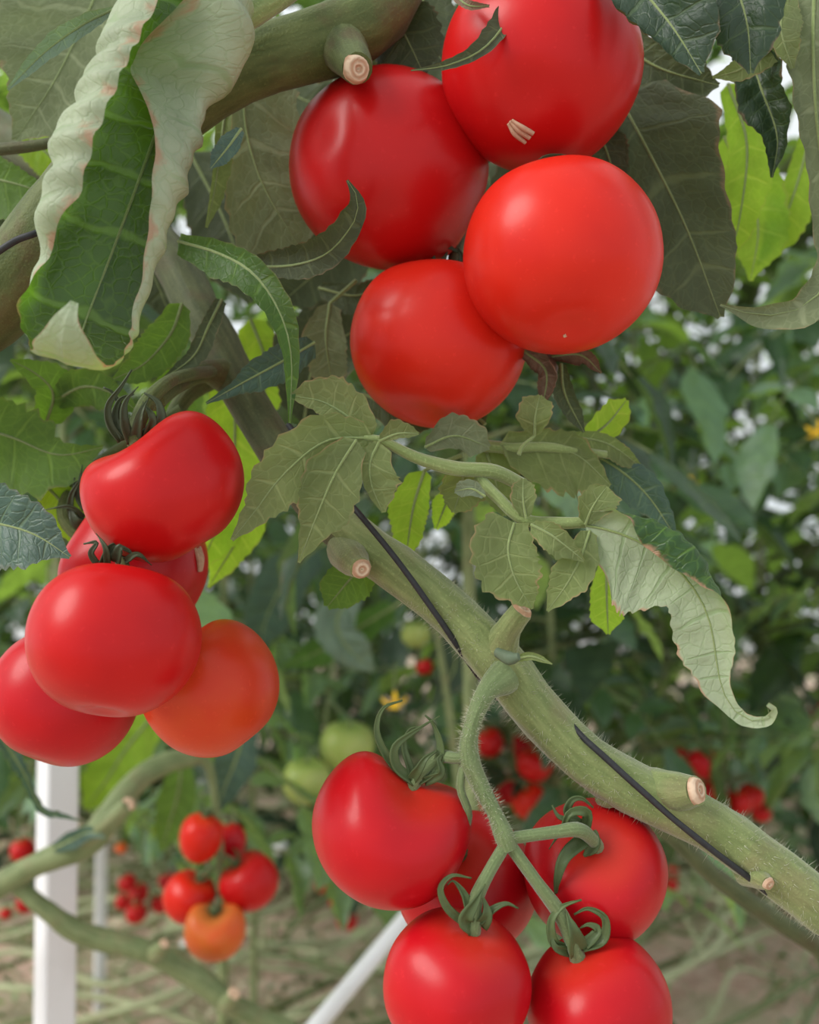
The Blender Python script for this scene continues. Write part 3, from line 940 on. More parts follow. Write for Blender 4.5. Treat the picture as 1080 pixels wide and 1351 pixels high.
# bright leaves behind the left cluster
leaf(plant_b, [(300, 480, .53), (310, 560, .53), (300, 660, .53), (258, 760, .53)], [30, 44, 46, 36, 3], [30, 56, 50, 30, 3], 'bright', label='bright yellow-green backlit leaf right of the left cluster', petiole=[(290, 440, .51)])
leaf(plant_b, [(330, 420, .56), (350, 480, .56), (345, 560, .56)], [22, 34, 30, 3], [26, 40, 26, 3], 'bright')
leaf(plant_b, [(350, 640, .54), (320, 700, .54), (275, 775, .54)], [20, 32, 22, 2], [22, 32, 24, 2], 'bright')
leaf(plant_b, [(250, 480, .55), (230, 530, .55), (200, 590, .55)], [30, 50, 40, 4], [30, 50, 40, 4], 'green')
leaf(plant_b, [(435, 400, .49), (430, 450, .485), (440, 520, .485)], [18, 34, 28, 4], [20, 40, 30, 4], 'grey', petiole=[(470, 370, .49)])
leaf(plant_b, [(480, 520, .475), (520, 540, .47), (575, 560, .47)], [16, 30, 26, 4], [16, 30, 26, 4], 'dark')
leaf(plant_b, [(640, 560, .475), (600, 520, .48), (560, 440, .5)], [30, 60, 50, 4], [30, 60, 50, 4], 'dark')
leaf(plant_b, [(420, 380, .5), (470, 390, .495), (510, 370, .49)], [10, 20, 18, 4], [14, 30, 24, 4], 'dark')
leaf(plant_b, [(640, 330, .52), (700, 260, .52), (760, 200, .52)], [40, 70, 60, 4], [40, 70, 60, 4], 'dark')
leaf(plant_b, [(400, 560, .52), (420, 470, .53), (500, 420, .54)], [40, 70, 60, 4], [40, 70, 60, 4], 'dark')
leaf(plant_b, [(690, 462, .44), (720, 490, .436), (715, 540, .435)], [16, 26, 16, 3], [14, 20, 16, 3], 'dried', under=True, label='dried brown leaf below the centre tomatoes', ca=1.6, cb=1.5, pucker=.15, wave=.25)
leaf(plant_b, [(725, 470, .44), (765, 468, .434), (793, 492, .43)], [10, 16, 14, 2], [10, 20, 14, 2], 'dried', under=True, ca=1.0, cb=1.2, pucker=.15, wave=.25)
leaf(plant_b, [(740, 480, .45), (745, 520, .445), (770, 570, .445)], [8, 16, 14, 2], [8, 18, 14, 2], 'dark', under=True)

# ------------------------------------------------------------------ foreground plant C : leaves of the plant in the top right
pc_base = P(1500, 1500, .72); pc_base.z = 0
plant_c = thing('tomato_plant', pc_base, 'tomato plant whose dark leaves hang in the top right corner', 'plant')
mbs = MB()
tube(mbs, [pc_base + Vector((0, 0, -.02)), P(1420, 900, .62), P(1330, 400, .54), P(1210, 60, .50), P(1080, -90, .48), P(880, -130, .47), P(720, -110, .47)], [.012, .012, .011, .010, .009, .008, .006], n=60, sides=14, lump=.08)
mbs.build('stem', SM['vine_olive'], plant_c)
PT = dict(pr=4.5)
leaf(plant_c, [(800, -70, .40), (850, -10, .385), (890, 40, .376), (925, 97, .372)], [50, 85, 95, 60, 4], [40, 62, 62, 34, 4], 'dark', under=False, label='glossy dark leaf with a rolled pale edge above the topmost tomato', cb=[.6, 1.4, 1.9, 1.2, .3], c0=.45, rib=3, pucker=.10, nv=5, petiole=[(800, -120, .45), (790, -95, .42)], pr=4.5)
leaf(plant_c, [(930, -90, .40), (965, -30, .385), (985, 30, .378), (990, 96, .376)], [60, 78, 70, 45, 4], [50, 70, 66, 44, 4], 'dark', under=False, label='glossy dark leaf at the top edge on the right', rib=3, pucker=.10, nv=5, ca=-.4, cb=-.3, petiole=[(940, -130, .45)], pr=4.5)
leaf(plant_c, [(812, 120, .475), (858, 205, .465), (905, 300, .458), (950, 418, .452)], [70, 118, 90, 72, 60, 40, 5], [40, 60, 92, 100, 85, 52, 5], 'dark', under=True, label='large dark leaf underside behind the right centre tomato', nv=5, ser=.03, rib=2.2, petiole=[(840, -120, .47), (800, 20, .48)], pr=4.5, n=50, m=10)
leaf(plant_c, [(820, 60, .47), (870, 90, .465), (930, 108, .462), (948, 112, .46)], [30, 40, 30, 3], [30, 52, 46, 3], 'dark', under=True, petiole=[(830, -60, .47)])
leaf(plant_c, [(985, 60, .45), (1005, 120, .444), (1025, 180, .44), (1018, 234, .44)], [40, 52, 40, 24, 3], [30, 48, 46, 26, 3], 'dark', under=False, label='crinkled dark leaf drooping on the right', ca=1.6, cb=.9, c0=.2, pucker=.18, wave=.2, nv=8, petiole=[(1000, -90, .48)], pr=4)
leaf(plant_c, [(960, 110, .50), (985, 190, .50), (975, 290, .50), (960, 345, .50)], [30, 44, 40, 26, 3], [16, 30, 32, 20, 3], 'bright', label='bright backlit leaf in the gap on the right')
leaf(plant_c, [(1075, -40, .43), (1072, 60, .425), (1078, 170, .42), (1092, 270, .418), (1100, 350, .415), (1060, 405, .41), (1000, 415, .408), (950, 402, .404)], [60, 62, 60, 50, 44, 36, 26, 2], [34, 46, 34, 24, 30, 30, 18, 2], 'grey', under=True, label='long leaf at the right edge whose tip sweeps left', ca=.3, cb=.5, rib=3, n=60, ser=.1, petiole=[(1090, -100, .48)], pr=4)
leaf(plant_c, [(1035, -10, .43), (1030, 40, .425), (1045, 90, .422)], [20, 34, 24, 3], [14, 26, 16, 3], 'olive', under=True)
leaf(plant_c, [(780, 150, .47), (800, 200, .47), (815, 250, .47)], [20, 36, 26, 3], [14, 26, 26, 3], 'dark', under=True)
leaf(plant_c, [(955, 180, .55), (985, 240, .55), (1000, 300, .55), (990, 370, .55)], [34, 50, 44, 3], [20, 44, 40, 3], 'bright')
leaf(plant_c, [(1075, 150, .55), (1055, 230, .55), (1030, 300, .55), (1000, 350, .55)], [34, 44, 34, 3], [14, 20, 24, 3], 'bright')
leaf(plant_c, [(1035, 40, .44), (1010, 70, .435), (975, 92, .435), (940, 102, .437)], [14, 22, 18, 2], [14, 22, 18, 2], 'olive', under=True)
leaf(plant_c, [(690, -60, .5), (760, 20, .5), (850, 110, .5)], [40, 80, 60, 4], [40, 70, 60, 4], 'dark', under=True)
leaf(plant_c, [(1090, 60, .52), (1040, 20, .52), (960, 50, .52)], [40, 70, 50, 4], [40, 60, 50, 4], 'green', under=True)

# ------------------------------------------------------------------ foreground tomatoes
tomato(712, 92, .432, 262, (.2, .6, -.77), 'red', 'topmost red tomato with a corky scar under a narrow leaf', hr=.92, seed=2, lob=.012, sep=(5, 60, 13, 1.5, .3), stalk=[(760, 20, .49), (770, -60, .49), (770, -112, .472)], scar=(686, 168, 34, 16, -1.1), sr=7, sepmat='sepal_dark', stalkmat='vine_dark')
tomato(511, 225, .462, 254, (.65, -.1, -.75), 'red', 'red tomato with a curled leaf tip in front, left in the upper cluster', hr=1.0, seed=3, lob=.022, sep=(5, 60, 13, 1.5, .3), stalk=[(640, 210, .53), (720, 120, .53), (770, 10, .50)], sr=7, stalkmat='vine_dark', sepmat='sepal_dark')
tomato(741, 342, .408, 260, (-.03, .82, -.45), 'scarlet', 'orange-red tomato at the right of the upper cluster', hr=.90, seed=4, lob=.010, sep=[([(716,230),(716,214),(742,209),(776,216)],16,10),([(745,226),(760,212),(785,222)],14,6),([(740,226),(728,216),(712,222)],12,4)], stalk=[(750, 200, .45), (765, 130, .49), (770, 10, .50)], sr=8, sepmat='sepal_dark', stalkmat='vine_dark', scar=(745, 441, 5, 4, 0))
tomato(577, 456, .452, 231, (.22, .88, -.35), 'scarlet', 'orange-red tomato lowest in the upper cluster', hr=.90, seed=5, lob=.010, sep=[([(602,364),(576,356),(567,336),(585,324),(607,334)],18,10),([(608,366),(610,342),(603,324)],16,6),([(596,366),(584,350),(590,332)],14,2)], stalk=[(606, 320, .48), (660, 250, .52), (740, 120, .52)], sr=8, sepmat='sepal_dark', stalkmat='vine_dark')
tomato(216, 646, .398, 212, (-.50, .85, .06), 'red', 'lopsided red tomato on top of the left cluster', hr=.86, dip=.24, seed=6, lob=.03, lobes=3, heart=.15, sigma=.5, sep=[([(160,582),(145,560),(143,535),(160,510),(174,488)],10,8),([(172,584),(163,556),(165,530),(182,510)],15,12),([(186,578),(211,560),(209,532),(190,518)],16,6),([(180,580),(186,546),(197,524)],16,14),([(152,574),(160,546),(150,520),(136,511)],9,-4),([(195,574),(201,552),(188,530)],14,10),([(165,580),(152,552),(158,528),(176,520)],11,0)], stalk=[(192, 535, .405), (230, 500, .43), (290, 488, .48)], sr=10, sepmat='sepal_dark', stalkmat='vine_olive')
tomato(151, 843, .372, 223, (.06, .92, -.38), 'red', 'large red tomato in front of the left cluster', hr=.91, dip=.2, seed=7, lob=.016, sep=[([(128,744),(120,730),(127,716),(110,718)],8,6),([(142,742),(139,722),(127,704)],10,10),([(152,742),(160,722),(176,731)],16,8),([(166,740),(182,732),(200,746)],10,6),([(136,744),(146,722),(162,716)],12,2)], stalk=[(158, 722, .405), (180, 690, .44), (220, 560, .455)], sr=8, sepmat='sepal_dark', stalkmat='vine_olive', bdip=.10)
tomato(85, 920, .432, 190, (.25, .85, -.4), 'crimson', 'red tomato cut off by the left edge below the front one', hr=.92, seed=8, lob=.02, sep=None, stalk=[(130, 800, .45), (170, 700, .47)], stalkmat='vine_olive')
tomato(278, 908, .425, 180, (-.6, .75, .0), 'orange', 'orange tomato at the lower right of the left cluster', hr=.96, dip=.28, seed=9, lob=.02, sep=None, stalk=[(200, 800, .44), (180, 700, .46)], stalkmat='vine_olive')
tomato(178, 752, .462, 200, (-.85, .45, -.15), 'crimson', 'dark red tomato half hidden between the two front left tomatoes', hr=.9, seed=10, lob=.03, sep=[([(116,690),(95,680),(94,655),(104,636),(113,618)],9,4),([(112,682),(92,668),(60,672)],8,6),([(114,672),(101,650),(98,630)],11,-2),([(118,662),(106,640),(109,613)],9,0),([(114,694),(100,688),(91,668)],16,8)], stalk=[(84, 676, .47), (120, 620, .48), (240, 540, .48)], sr=9, scar=(262, 735, 30, 14, 1.4), sepmat='sepal_dark', stalkmat='vine_olive')
tomato(514, 1096, .395, 207, (.42, .88, .16), 'crimson', 'heart-shaped red tomato at the left of the lower cluster', hr=.88, dip=.20, seed=11, lob=.02, heart=.28, sep=[([(540,1030),(512,1000),(497,965),(505,935),(531,924)],11,6),([(545,1032),(522,1012),(520,985),(545,965),(580,944)],15,12),([(552,1030),(575,1012),(581,985),(571,955),(560,944)],15,4),([(560,1030),(581,1020),(578,1000),(592,992)],14,10),([(540,1033),(552,1015),(562,1000),(577,990)],13,14),([(545,1028),(532,985),(540,962),(556,958)],12,-8)], stalk=[(578, 1000, .392), (600, 1000, .388), (618, 1000, .388)], sr=8, sigma=.5)
tomato(602, 1300, .378, 193, (.24, .95, .2), 'crimson', 'red tomato at the bottom edge under the forked stalk', hr=.95, dip=.10, seed=12, lob=.018, sep=[([(612,1217),(590,1197),(581,1172),(596,1155),(622,1158)],11,5),([(620,1208),(612,1182),(598,1163),(590,1168)],14,-8),([(632,1217),(650,1200),(668,1192),(684,1198)],11,2),([(620,1224),(613,1212),(626,1190),(640,1166)],22,12),([(634,1222),(642,1206),(638,1184)],18,8)], stalk=[(628, 1186, .375), (645, 1150, .378), (668, 1112, .383)], sr=9)
tomato(790, 1330, .388, 188, (-.38, .90, .2), 'crimson', 'red tomato in the bottom right of the lower cluster', hr=.95, dip=.08, seed=13, lob=.018, sep=[([(745,1252),(730,1242),(727,1215),(742,1196),(767,1187)],12,8),([(760,1254),(754,1226),(746,1202)],28,12),([(768,1250),(795,1240),(798,1212),(776,1199),(757,1207)],13,2),([(770,1247),(788,1228),(776,1220),(762,1226)],15,-4),([(750,1256),(733,1250),(727,1232)],12,10)], stalk=[(742, 1212, .383), (705, 1160, .382), (672, 1114, .383)], sr=9)
tomato(784, 1150, .415, 186, (-.11, .70, .70), 'crimson', 'red tomato at the right of the lower cluster with its calyx towards the front', hr=.92, dip=.16, seed=14, lob=.015, sep=[([(776,1102),(746,1128),(735,1160),(733,1186)],18,34),([(772,1098),(774,1072),(752,1072),(740,1095),(724,1120)],14,16),([(762,1085),(748,1072),(754,1056),(768,1054),(782,1066)],11,8),([(776,1098),(782,1116),(768,1132)],26,6),([(770,1090),(758,1082),(738,1078),(728,1062)],10,12)], stalk=[(764, 1095, .389), (730, 1098, .386), (672, 1106, .383)], sr=8)
tomato(616, 1166, .445, 182, (-.20, .62, .60), 'crimson', 'red tomato hidden behind the forked stalk in the lower cluster', hr=.95, dip=.2, seed=15, lob=.02, sep=[([(608,1112),(594,1118),(589,1132)],14,10),([(611,1118),(604,1132),(594,1137)],13,6),([(604,1110),(612,1126),(606,1140)],12,2)], stalk=[(604, 1112, .395), (618, 1075, .388), (607, 1040, .387), (612, 1005, .388)], sr=5)
# stalk of the left cluster and of the upper cluster
stem(plant_b, [(300, 495, .485), (270, 490, .47), (235, 505, .45), (205, 530, .42)], [24, 15, 13, 13], 'vine_olive', 'truss_stalk', n=24, sides=12)
stem(plant_b, [(290, 490, .49), (240, 530, .485), (200, 620, .475), (170, 700, .47)], [16, 12, 10, 9], 'vine_olive', 'truss_stalk', n=24, sides=12)

# ------------------------------------------------------------------ support twine
def twine(pts, label, r=.0013):
    mb = MB()
    tube(mb, [P(*p) for p in pts], [r] * 3, n=90, sides=8, lump=.15)
    return tag(mb.build('support_twine', TWINE), label, 'twine')


twine([(380, 560, .452), (440, 640, .428), (478, 683, .410), (510, 722, .409), (545, 768, .407), (578, 815, .407), (606, 856, .412), (650, 915, .430), (700, 945, .434), (742, 948, .412), (772, 976, .401), (805, 1006, .397), (845, 1042, .394), (890, 1082, .392), (940, 1122, .393), (990, 1160, .397), (1035, 1196, .402), (1110, 1255, .402)], 'black support twine wound round the pale green vine')
twine([(-90, 400, .40), (-20, 345, .395), (20, 318, .392), (60, 300, .40), (90, 260, .46)], 'black support twine crossing the thick vine at the left edge', .0014)

# ------------------------------------------------------------------ middle distance : bare vines lower left, truss of small tomatoes
pd_base = P(-330, 1500, .95); pd_base.z = 0
plant_d = thing('tomato_plant', pd_base, 'bare blurred vine forking at the lower left edge in front of the white post', 'plant')
mbs = MB()
tube(mbs, [pd_base + Vector((0, 0, -.02)), P(-260, 1300, .95), P(-110, 1215, .93), (P(-10, 1172, .92)), P(50, 1140, .91), P(115, 1112, .91), P(145, 1075, .92), P(175, 1035, .94), P(215, 1008, .97), P(262, 997, 1.0)], [x * .93 / F for x in (16, 16, 16, 17, 15, 19, 17, 16, 15, 12)], n=90, sides=16, lump=.12, seed=6)
mbs.build('stem', SM['far'], plant_d)
stem(plant_d, [(20, 1165, .92), (60, 1200, .92), (110, 1232, .93), (200, 1258, .94), (262, 1292, .95), (310, 1328, .95), (400, 1372, .96), (560, 1480, 1.0)], [11, 12, 15, 15, 17, 14, 14, 12], 'far', 'side_stem', n=60, sides=14, lump=.14)
for pts, r in (([(110, 1105, .90), (140, 1088, .89), (168, 1062, .885)], [14, 13, 10]), ([(205, 1258, .93), (212, 1252, .92), (216, 1246, .915)], [12, 10, 7]), ([(298, 1325, .94), (304, 1318, .93), (308, 1312, .925)], [12, 11, 9])):
    stubp(plant_d, pts, r, V(.2, .4, .8), 'far')
TRU = [P(255, 997, 1.0), P(275, 1010, 1.01), P(284, 1060, 1.02), P(290, 1120, 1.03), P(288, 1180, 1.03)]
mbs = MB(); tube(mbs, TRU, [.007, .005, .004, .004, .003], n=30, sides=10)
mbs.build('truss_stalk', SM['far'], plant_d)
leaf(plant_d, [(70, 1120, .90), (95, 1108, .89), (118, 1098, .885), (138, 1105, .88)], [8, 14, 10, 2], [8, 16, 12, 2], 'blue', under=False)
leaf(plant_d, [(205, 940, 1.05), (165, 990, 1.04), (140, 1030, 1.04), (112, 1066, 1.04)], [30, 46, 36, 4], [26, 40, 36, 4], 'bright', label='backlit leaf hanging right of the white post', petiole=[(250, 950, 1.02)])
leaf(plant_d, [(238, 1000, 1.06), (236, 1040, 1.06), (224, 1085, 1.06), (212, 1122, 1.06)], [18, 30, 26, 4], [20, 32, 22, 4], 'green')
leaf(plant_d, [(325, 950, 1.08), (312, 1000, 1.07), (296, 1040, 1.07), (288, 1070, 1.07)], [20, 34, 24, 4], [22, 34, 24, 4], 'blue', under=False, petiole=[(275, 985, 1.02)])
leaf(plant_d, [(120, 960, 1.1), (110, 1000, 1.1), (120, 1050, 1.1)], [18, 26, 4], [18, 26, 4], 'green')
leaf(plant_d, [(-20, 940, .7), (10, 985, .7), (32, 1020, .7), (55, 1068, .7), (80, 1076, .7), (104, 1082, .7)], [10, 20, 14, 8, 10, 2], [10, 16, 16, 12, 8, 2], 'blue', under=False, label='shrivelled blue-green leaf hanging at the left edge', ca=1.6, cb=1.5, pucker=.2, wave=.3, ser=.25, petiole=[(-80, 900, .72)])
G = 'small tomatoes on the hanging truss left of centre'
tomato(265, 1105, 1.02, 56, (.2, .95, .2), 'scarlet', 'oval red tomato topmost in the small hanging truss', G, hr=1.2, dip=.1, seed=21, sep=(5, 20, 5, 1.6, .4), sr=2.5, stalk=[(278, 1068, 1.02), (285, 1062, 1.02)], low=True)
tomato(302, 1110, 1.07, 44, (-.1, .95, .1), 'crimson', 'dark red tomato behind the oval one in the small hanging truss', G, hr=1.15, dip=.1, seed=22, sep=None, sr=2.5, stalk=[(290, 1076, 1.03)], low=True)
tomato(329, 1163, 1.03, 78, (-.55, .8, .2), 'red', 'red tomato at the right of the small hanging truss', G, hr=.92, seed=23, sep=(5, 24, 6, 1.6, .4), sr=2.5, stalk=[(292, 1128, 1.03)], low=True)
tomato(250, 1184, 1.03, 70, (.45, .85, .1), 'scarlet', 'orange-red tomato at the left of the small hanging truss', G, hr=.95, seed=24, sep=(5, 24, 6, 1.6, .4), sr=2.5, stalk=[(288, 1142, 1.03)], low=True)
tomato(284, 1228, 1.0, 80, (0, .97, .2), 'amber', 'orange heart-shaped tomato lowest in the small hanging truss', G, hr=.92, dip=.34, heart=.3, seed=25, sep=(5, 24, 7, 1.6, .4), sr=2.5, stalk=[(288, 1182, 1.03)], low=True)


# ------------------------------------------------------------------ background plants
def compound_leaf(seed, mat, light=False):
    """one drooping compound leaf, base at the origin, growing along +X; ~30 cm; rachis, leaflets as one mesh with two materials"""
    rnd = random.Random(seed)
    mb = MB()
    L = .30
    droop = rnd.uniform(.25, .75)
    rach = []
    pos = Vector((0, 0, 0)); a = rnd.uniform(.1, .5)
    for i in range(8):
        rach.append(pos.copy())
        pos = pos + Vector((math.cos(a), rnd.uniform(-.08, .08), math.sin(a))) * (L * .85 / 7)
        a -= droop / 4.2 * rnd.uniform(.7, 1.3)
    tube(mb, rach, [.0032, .0024, .0016, .0010], n=10, sides=5, mi=1)

    def lf(base, dirv, up, ln, wd, k):
        pts = [base]
        d = dirv.normalized(); dz = -rnd.uniform(.05, .22)
        for i in range(4):
            d = (d + Vector((0, 0, dz)) + Vector((rnd.uniform(-.1, .1), rnd.uniform(-.1, .1), 0))).normalized()
            pts.append(pts[-1] + d * ln / 4)
        cu = rnd.choice([-.5, -.2, .4, .9, 1.5])
        blade(mb, pts, [wd * .45, wd, wd * .9, wd * .5, .001], [wd * .45, wd, wd * .9, wd * .5, .001], n=11, m=3, nref=up, fold=rnd.uniform(-.1, .35), ca=cu, cb=cu * rnd.uniform(.5, 1.2), c0=.2, sweep=.45, nv=5, pucker=.10, ser=.16, wave=.25, seed=k)

    Z = Vector((0, 0, 1))
    for i, f in enumerate((.36, .56, .78)):
        p = rach[int(f * 7)]
        for sg in (-1, 1):
            ln = (.062, .088, .085)[i] * rnd.uniform(.85, 1.2)
            dirv = Vector((.55, sg * .85, rnd.uniform(-.15, .2)))
            lf(p, dirv, (Z + Vector((0, -sg * rnd.uniform(0, .4), 0))), ln, ln * .30, seed + i * 2 + sg)
    lf(rach[-1], (rach[-1] - rach[-2]), Z + Vector((rnd.uniform(-.1, .4), 0, 0)), .125 * rnd.uniform(.9, 1.2), .040, seed + 9)
    return mb.mesh('compound_leaf', [LM[mat], SM['far']], Vector((0, 0, 0)))


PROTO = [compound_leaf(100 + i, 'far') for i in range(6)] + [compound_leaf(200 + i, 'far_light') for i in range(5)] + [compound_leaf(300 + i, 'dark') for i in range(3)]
brnd = random.Random(11)


def bg_plant(label, base, height, z0, nleaf, scale=1.0, weights=(6, 4, 1), lean=0.0, spread=.16, stem_r=.008):
    t = thing('tomato_plant', Vector(base), label, 'plant', 'leafy plants in the rows behind')
    base = Vector(base)
    mb = MB()
    pts = []
    for i in range(6):
        f = i / 5
        pts.append(base + Vector((lean * f + brnd.uniform(-.012, .012), brnd.uniform(-.02, .02), -.03 + (height + .03) * f)))
    c, T = tube(mb, pts, [stem_r * 1.15, stem_r, stem_r * .8, stem_r * .5], n=24, sides=7, lump=.1)
    mb.build('stem', SM['far'], t)
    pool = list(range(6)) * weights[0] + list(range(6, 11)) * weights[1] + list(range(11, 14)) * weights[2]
    for k in range(nleaf):
        z = z0 + (height - z0) * ((k + brnd.random()) / nleaf)
        i = min(22, int(z / height * 23))
        p = c[i].lerp(c[i + 1], brnd.random())
        o = bpy.data.objects.new('leaf', PROTO[brnd.choice(pool)])
        a = k * 2.4 + brnd.uniform(-.5, .5)
        link(o, t, p)
        o.rotation_euler = (brnd.uniform(-.5, .5), brnd.uniform(-.25, .6), a)
        s = scale * brnd.uniform(.7, 1.2)
        o.scale = (s, s, s)
    return t


places = ['at the far left', 'left of the white post', 'behind the white post', 'behind the left cluster', 'left of centre', 'behind the lower cluster', 'right of centre', 'behind the pale vine', 'towards the right edge', 'at the right edge', 'beyond the right edge']
row1 = [(-.95, 2.05), (-.630, 1.75), (-.30, 1.9), (.09, 1.75), (.22, 1.55), (.40, 1.75), (.68, 1.5), (.92, 1.75), (1.22, 1.7)]
for i, (x, y) in enumerate(row1):
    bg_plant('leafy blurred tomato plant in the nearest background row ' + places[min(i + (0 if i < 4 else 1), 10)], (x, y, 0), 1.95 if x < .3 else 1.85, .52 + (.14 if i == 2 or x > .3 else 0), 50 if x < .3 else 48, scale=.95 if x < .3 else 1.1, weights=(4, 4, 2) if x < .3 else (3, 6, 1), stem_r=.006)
for i in range(9):
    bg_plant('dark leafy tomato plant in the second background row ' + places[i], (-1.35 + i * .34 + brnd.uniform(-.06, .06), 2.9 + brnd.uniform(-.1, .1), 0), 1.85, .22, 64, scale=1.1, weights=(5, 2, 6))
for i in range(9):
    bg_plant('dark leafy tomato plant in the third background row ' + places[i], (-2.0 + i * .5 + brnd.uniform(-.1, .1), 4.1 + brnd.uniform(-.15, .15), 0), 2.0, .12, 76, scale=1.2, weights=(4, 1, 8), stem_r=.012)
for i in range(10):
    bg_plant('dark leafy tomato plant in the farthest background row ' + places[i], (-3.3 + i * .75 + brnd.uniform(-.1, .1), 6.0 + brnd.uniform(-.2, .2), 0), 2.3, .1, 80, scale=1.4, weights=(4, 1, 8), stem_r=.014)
lone = thing('tomato_plant', Vector((-.02, 1.22, 0)), 'tomato plant with pale curly leaves left of the pale vine', 'plant')
mb = MB(); tube(mb, [Vector((.085, 1.22, -.02)), Vector((.08, 1.22, .5)), P(560, 760, 1.2), P(470, 700, 1.2), P(420, 600, 1.2)], [.006, .006, .005, .004, .003], n=40, sides=8, lump=.1)
mb.build('stem', SM['far'], lone)
leaf(lone, [(470, 780, 1.18), (445, 815, 1.16), (455, 850, 1.15), (492, 885, 1.15)], [22, 40, 34, 4], [20, 36, 24, 4], 'sage', under=False, label='pale curly leaf', ca=.8, cb=-.5, wave=.2, pucker=.15, petiole=[(520, 740, 1.2)])
leaf(lone, [(520, 800, 1.2), (470, 830, 1.19), (420, 860, 1.19), (375, 880, 1.18)], [18, 30, 24, 4], [18, 26, 24, 4], 'green', under=False, petiole=[(560, 770, 1.2)])
leaf(lone, [(420, 720, 1.2), (380, 760, 1.2), (350, 820, 1.2), (345, 860, 1.2)], [30, 44, 36, 4], [30, 44, 36, 4], 'blue', under=False, petiole=[(470, 700, 1.2)])
leaf(lone, [(560, 780, 1.2), (590, 830, 1.2), (600, 880, 1.2), (570, 930, 1.2)], [20, 30, 24, 4], [20, 30, 24, 4], 'dark', under=False)
# two nearer plants that close the foliage behind the upper left and the white post
bg_plant('tomato plant just behind the upper left leaves', (-.40, 1.12, 0), 1.85, 1.02, 48, scale=.8, weights=(4, 4, 1))
bg_plant('tomato plant just behind the upper tomatoes', (.064, .98, 0), 1.75, 1.02, 40, scale=.8, weights=(5, 2, 3))
bg_plant('tomato plant with light leaves right behind the small hanging truss', (-.27, 1.45, 0), 1.15, .62, 26, scale=.9, weights=(2, 6, 0))


# ------------------------------------------------------------------ background tomatoes, each hanging from a short truss stalk on the row behind
def placed(spots, k):
    x = sorted(range(len(spots)), key=lambda i: spots[i][0]); y = sorted(range(len(spots)), key=lambda i: spots[i][1])
    names = {}
    for i, wd_ in zip([y[0], y[-1], x[0], x[-1]] , ('topmost', 'lowest', 'leftmost', 'rightmost')):
        names.setdefault(i, wd_)
    rest = [i for i in y if i not in names]
    for i, wd_ in zip(rest, ('upper inner one', 'middle inner one', 'lower inner one', 'lowest inner one')):
        names[i] = wd_
    return names[k]


def cluster(label, group, spots, d, mat='red', top=None):
    xs = [s[0] for s in spots]; ys = [s[1] for s in spots]
    tx = sum(xs) / len(xs); ty = min(ys) - 45
    mb = MB()
    a = P(tx, ty, d + .03)
    tube(mb, [a + Vector((.01, .06, .10)), a, P(tx, max(ys) - 5, d + .03)], [.003, .003, .002], n=12, sides=6)
    s = mb.build('truss_stalk', SM['far'])
    tag(s, 'thin stalk carrying the ' + group, 'stalk')
    for k, sp in enumerate(spots):
        x, y, wd = sp[:3]
        m = sp[3] if len(sp) > 3 else mat
        tomato(x, y, d + (k % 3 - 1) * .045 + brnd.uniform(-.01, .01), wd, (brnd.uniform(-.4, .4), .9, .2), m, label if len(spots) == 1 else placed(spots, k) + ' of the ' + label, group, hr=.95, dip=.15, seed=40 + k + int(x), sep=None, sr=1.5, stalk=[(tx, y - wd * .9, d + .03)], low=True)


cluster('small blurred red tomatoes right of the thin white post', 'red tomatoes right of the thin white post', [(168, 1165, 24), (183, 1178, 26), (163, 1190, 22), (180, 1205, 28), (212, 1192, 26), (220, 1163, 22, 'crimson')], 1.9)
cluster('small red tomatoes in a column left of the lower cluster', 'red tomatoes left of the lower cluster', [(452, 1188, 36), (458, 1214, 28), (446, 1166, 30, 'crimson'), (426, 1168, 20)], 1.9)
cluster('small blurred red tomatoes left of the thick white post', 'red tomatoes left of the thick white post', [(30, 1122, 32), (34, 1192, 26), (38, 1150, 22), (8, 1205, 16)], 1.8)
cluster('blurred red tomatoes behind the forked stalk', 'red tomatoes behind the forked stalk', [(705, 1008, 48), (645, 980, 40), (672, 1040, 44, 'crimson'), (699, 1058, 48, 'scarlet'), (642, 1052, 36, 'orange'), (690, 985, 36, 'crimson')], 1.55)
cluster('blurred red tomatoes under the hooked leaf tip', 'red tomatoes under the hooked leaf tip', [(926, 1008, 40, 'crimson'), (899, 998, 24), (940, 1042, 40, 'crimson'), (975, 1058, 34), (990, 1050, 34), (1004, 1072, 26)], 1.55)
cluster('tiny blurred red tomatoes below the pale vine', 'tiny red tomatoes below the pale vine', [(884, 1168, 20), (888, 1150, 16), (966, 1150, 14)], 2.3)
cluster('blurred red tomatoes in the dark foliage near the right edge', 'red tomatoes at the right edge', [(1008, 893, 24), (1078, 938, 20)], 1.75)
cluster('two pale green unripe tomatoes left of the lower cluster', 'unripe tomatoes left of the lower cluster', [(404, 1030, 64), (458, 985, 72)], 1.35, 'unripe')
cluster('two blurred tomatoes in the dark foliage below the lobed leaf', 'unripe tomatoes below the lobed leaf', [(548, 835, 40, 'unripe'), (560, 880, 22, 'red')], 1.5)
cluster('tiny orange tomato right of the thick white post', 'tiny orange tomatoes beside the post', [(160, 1118, 16, 'amber')], 1.7)


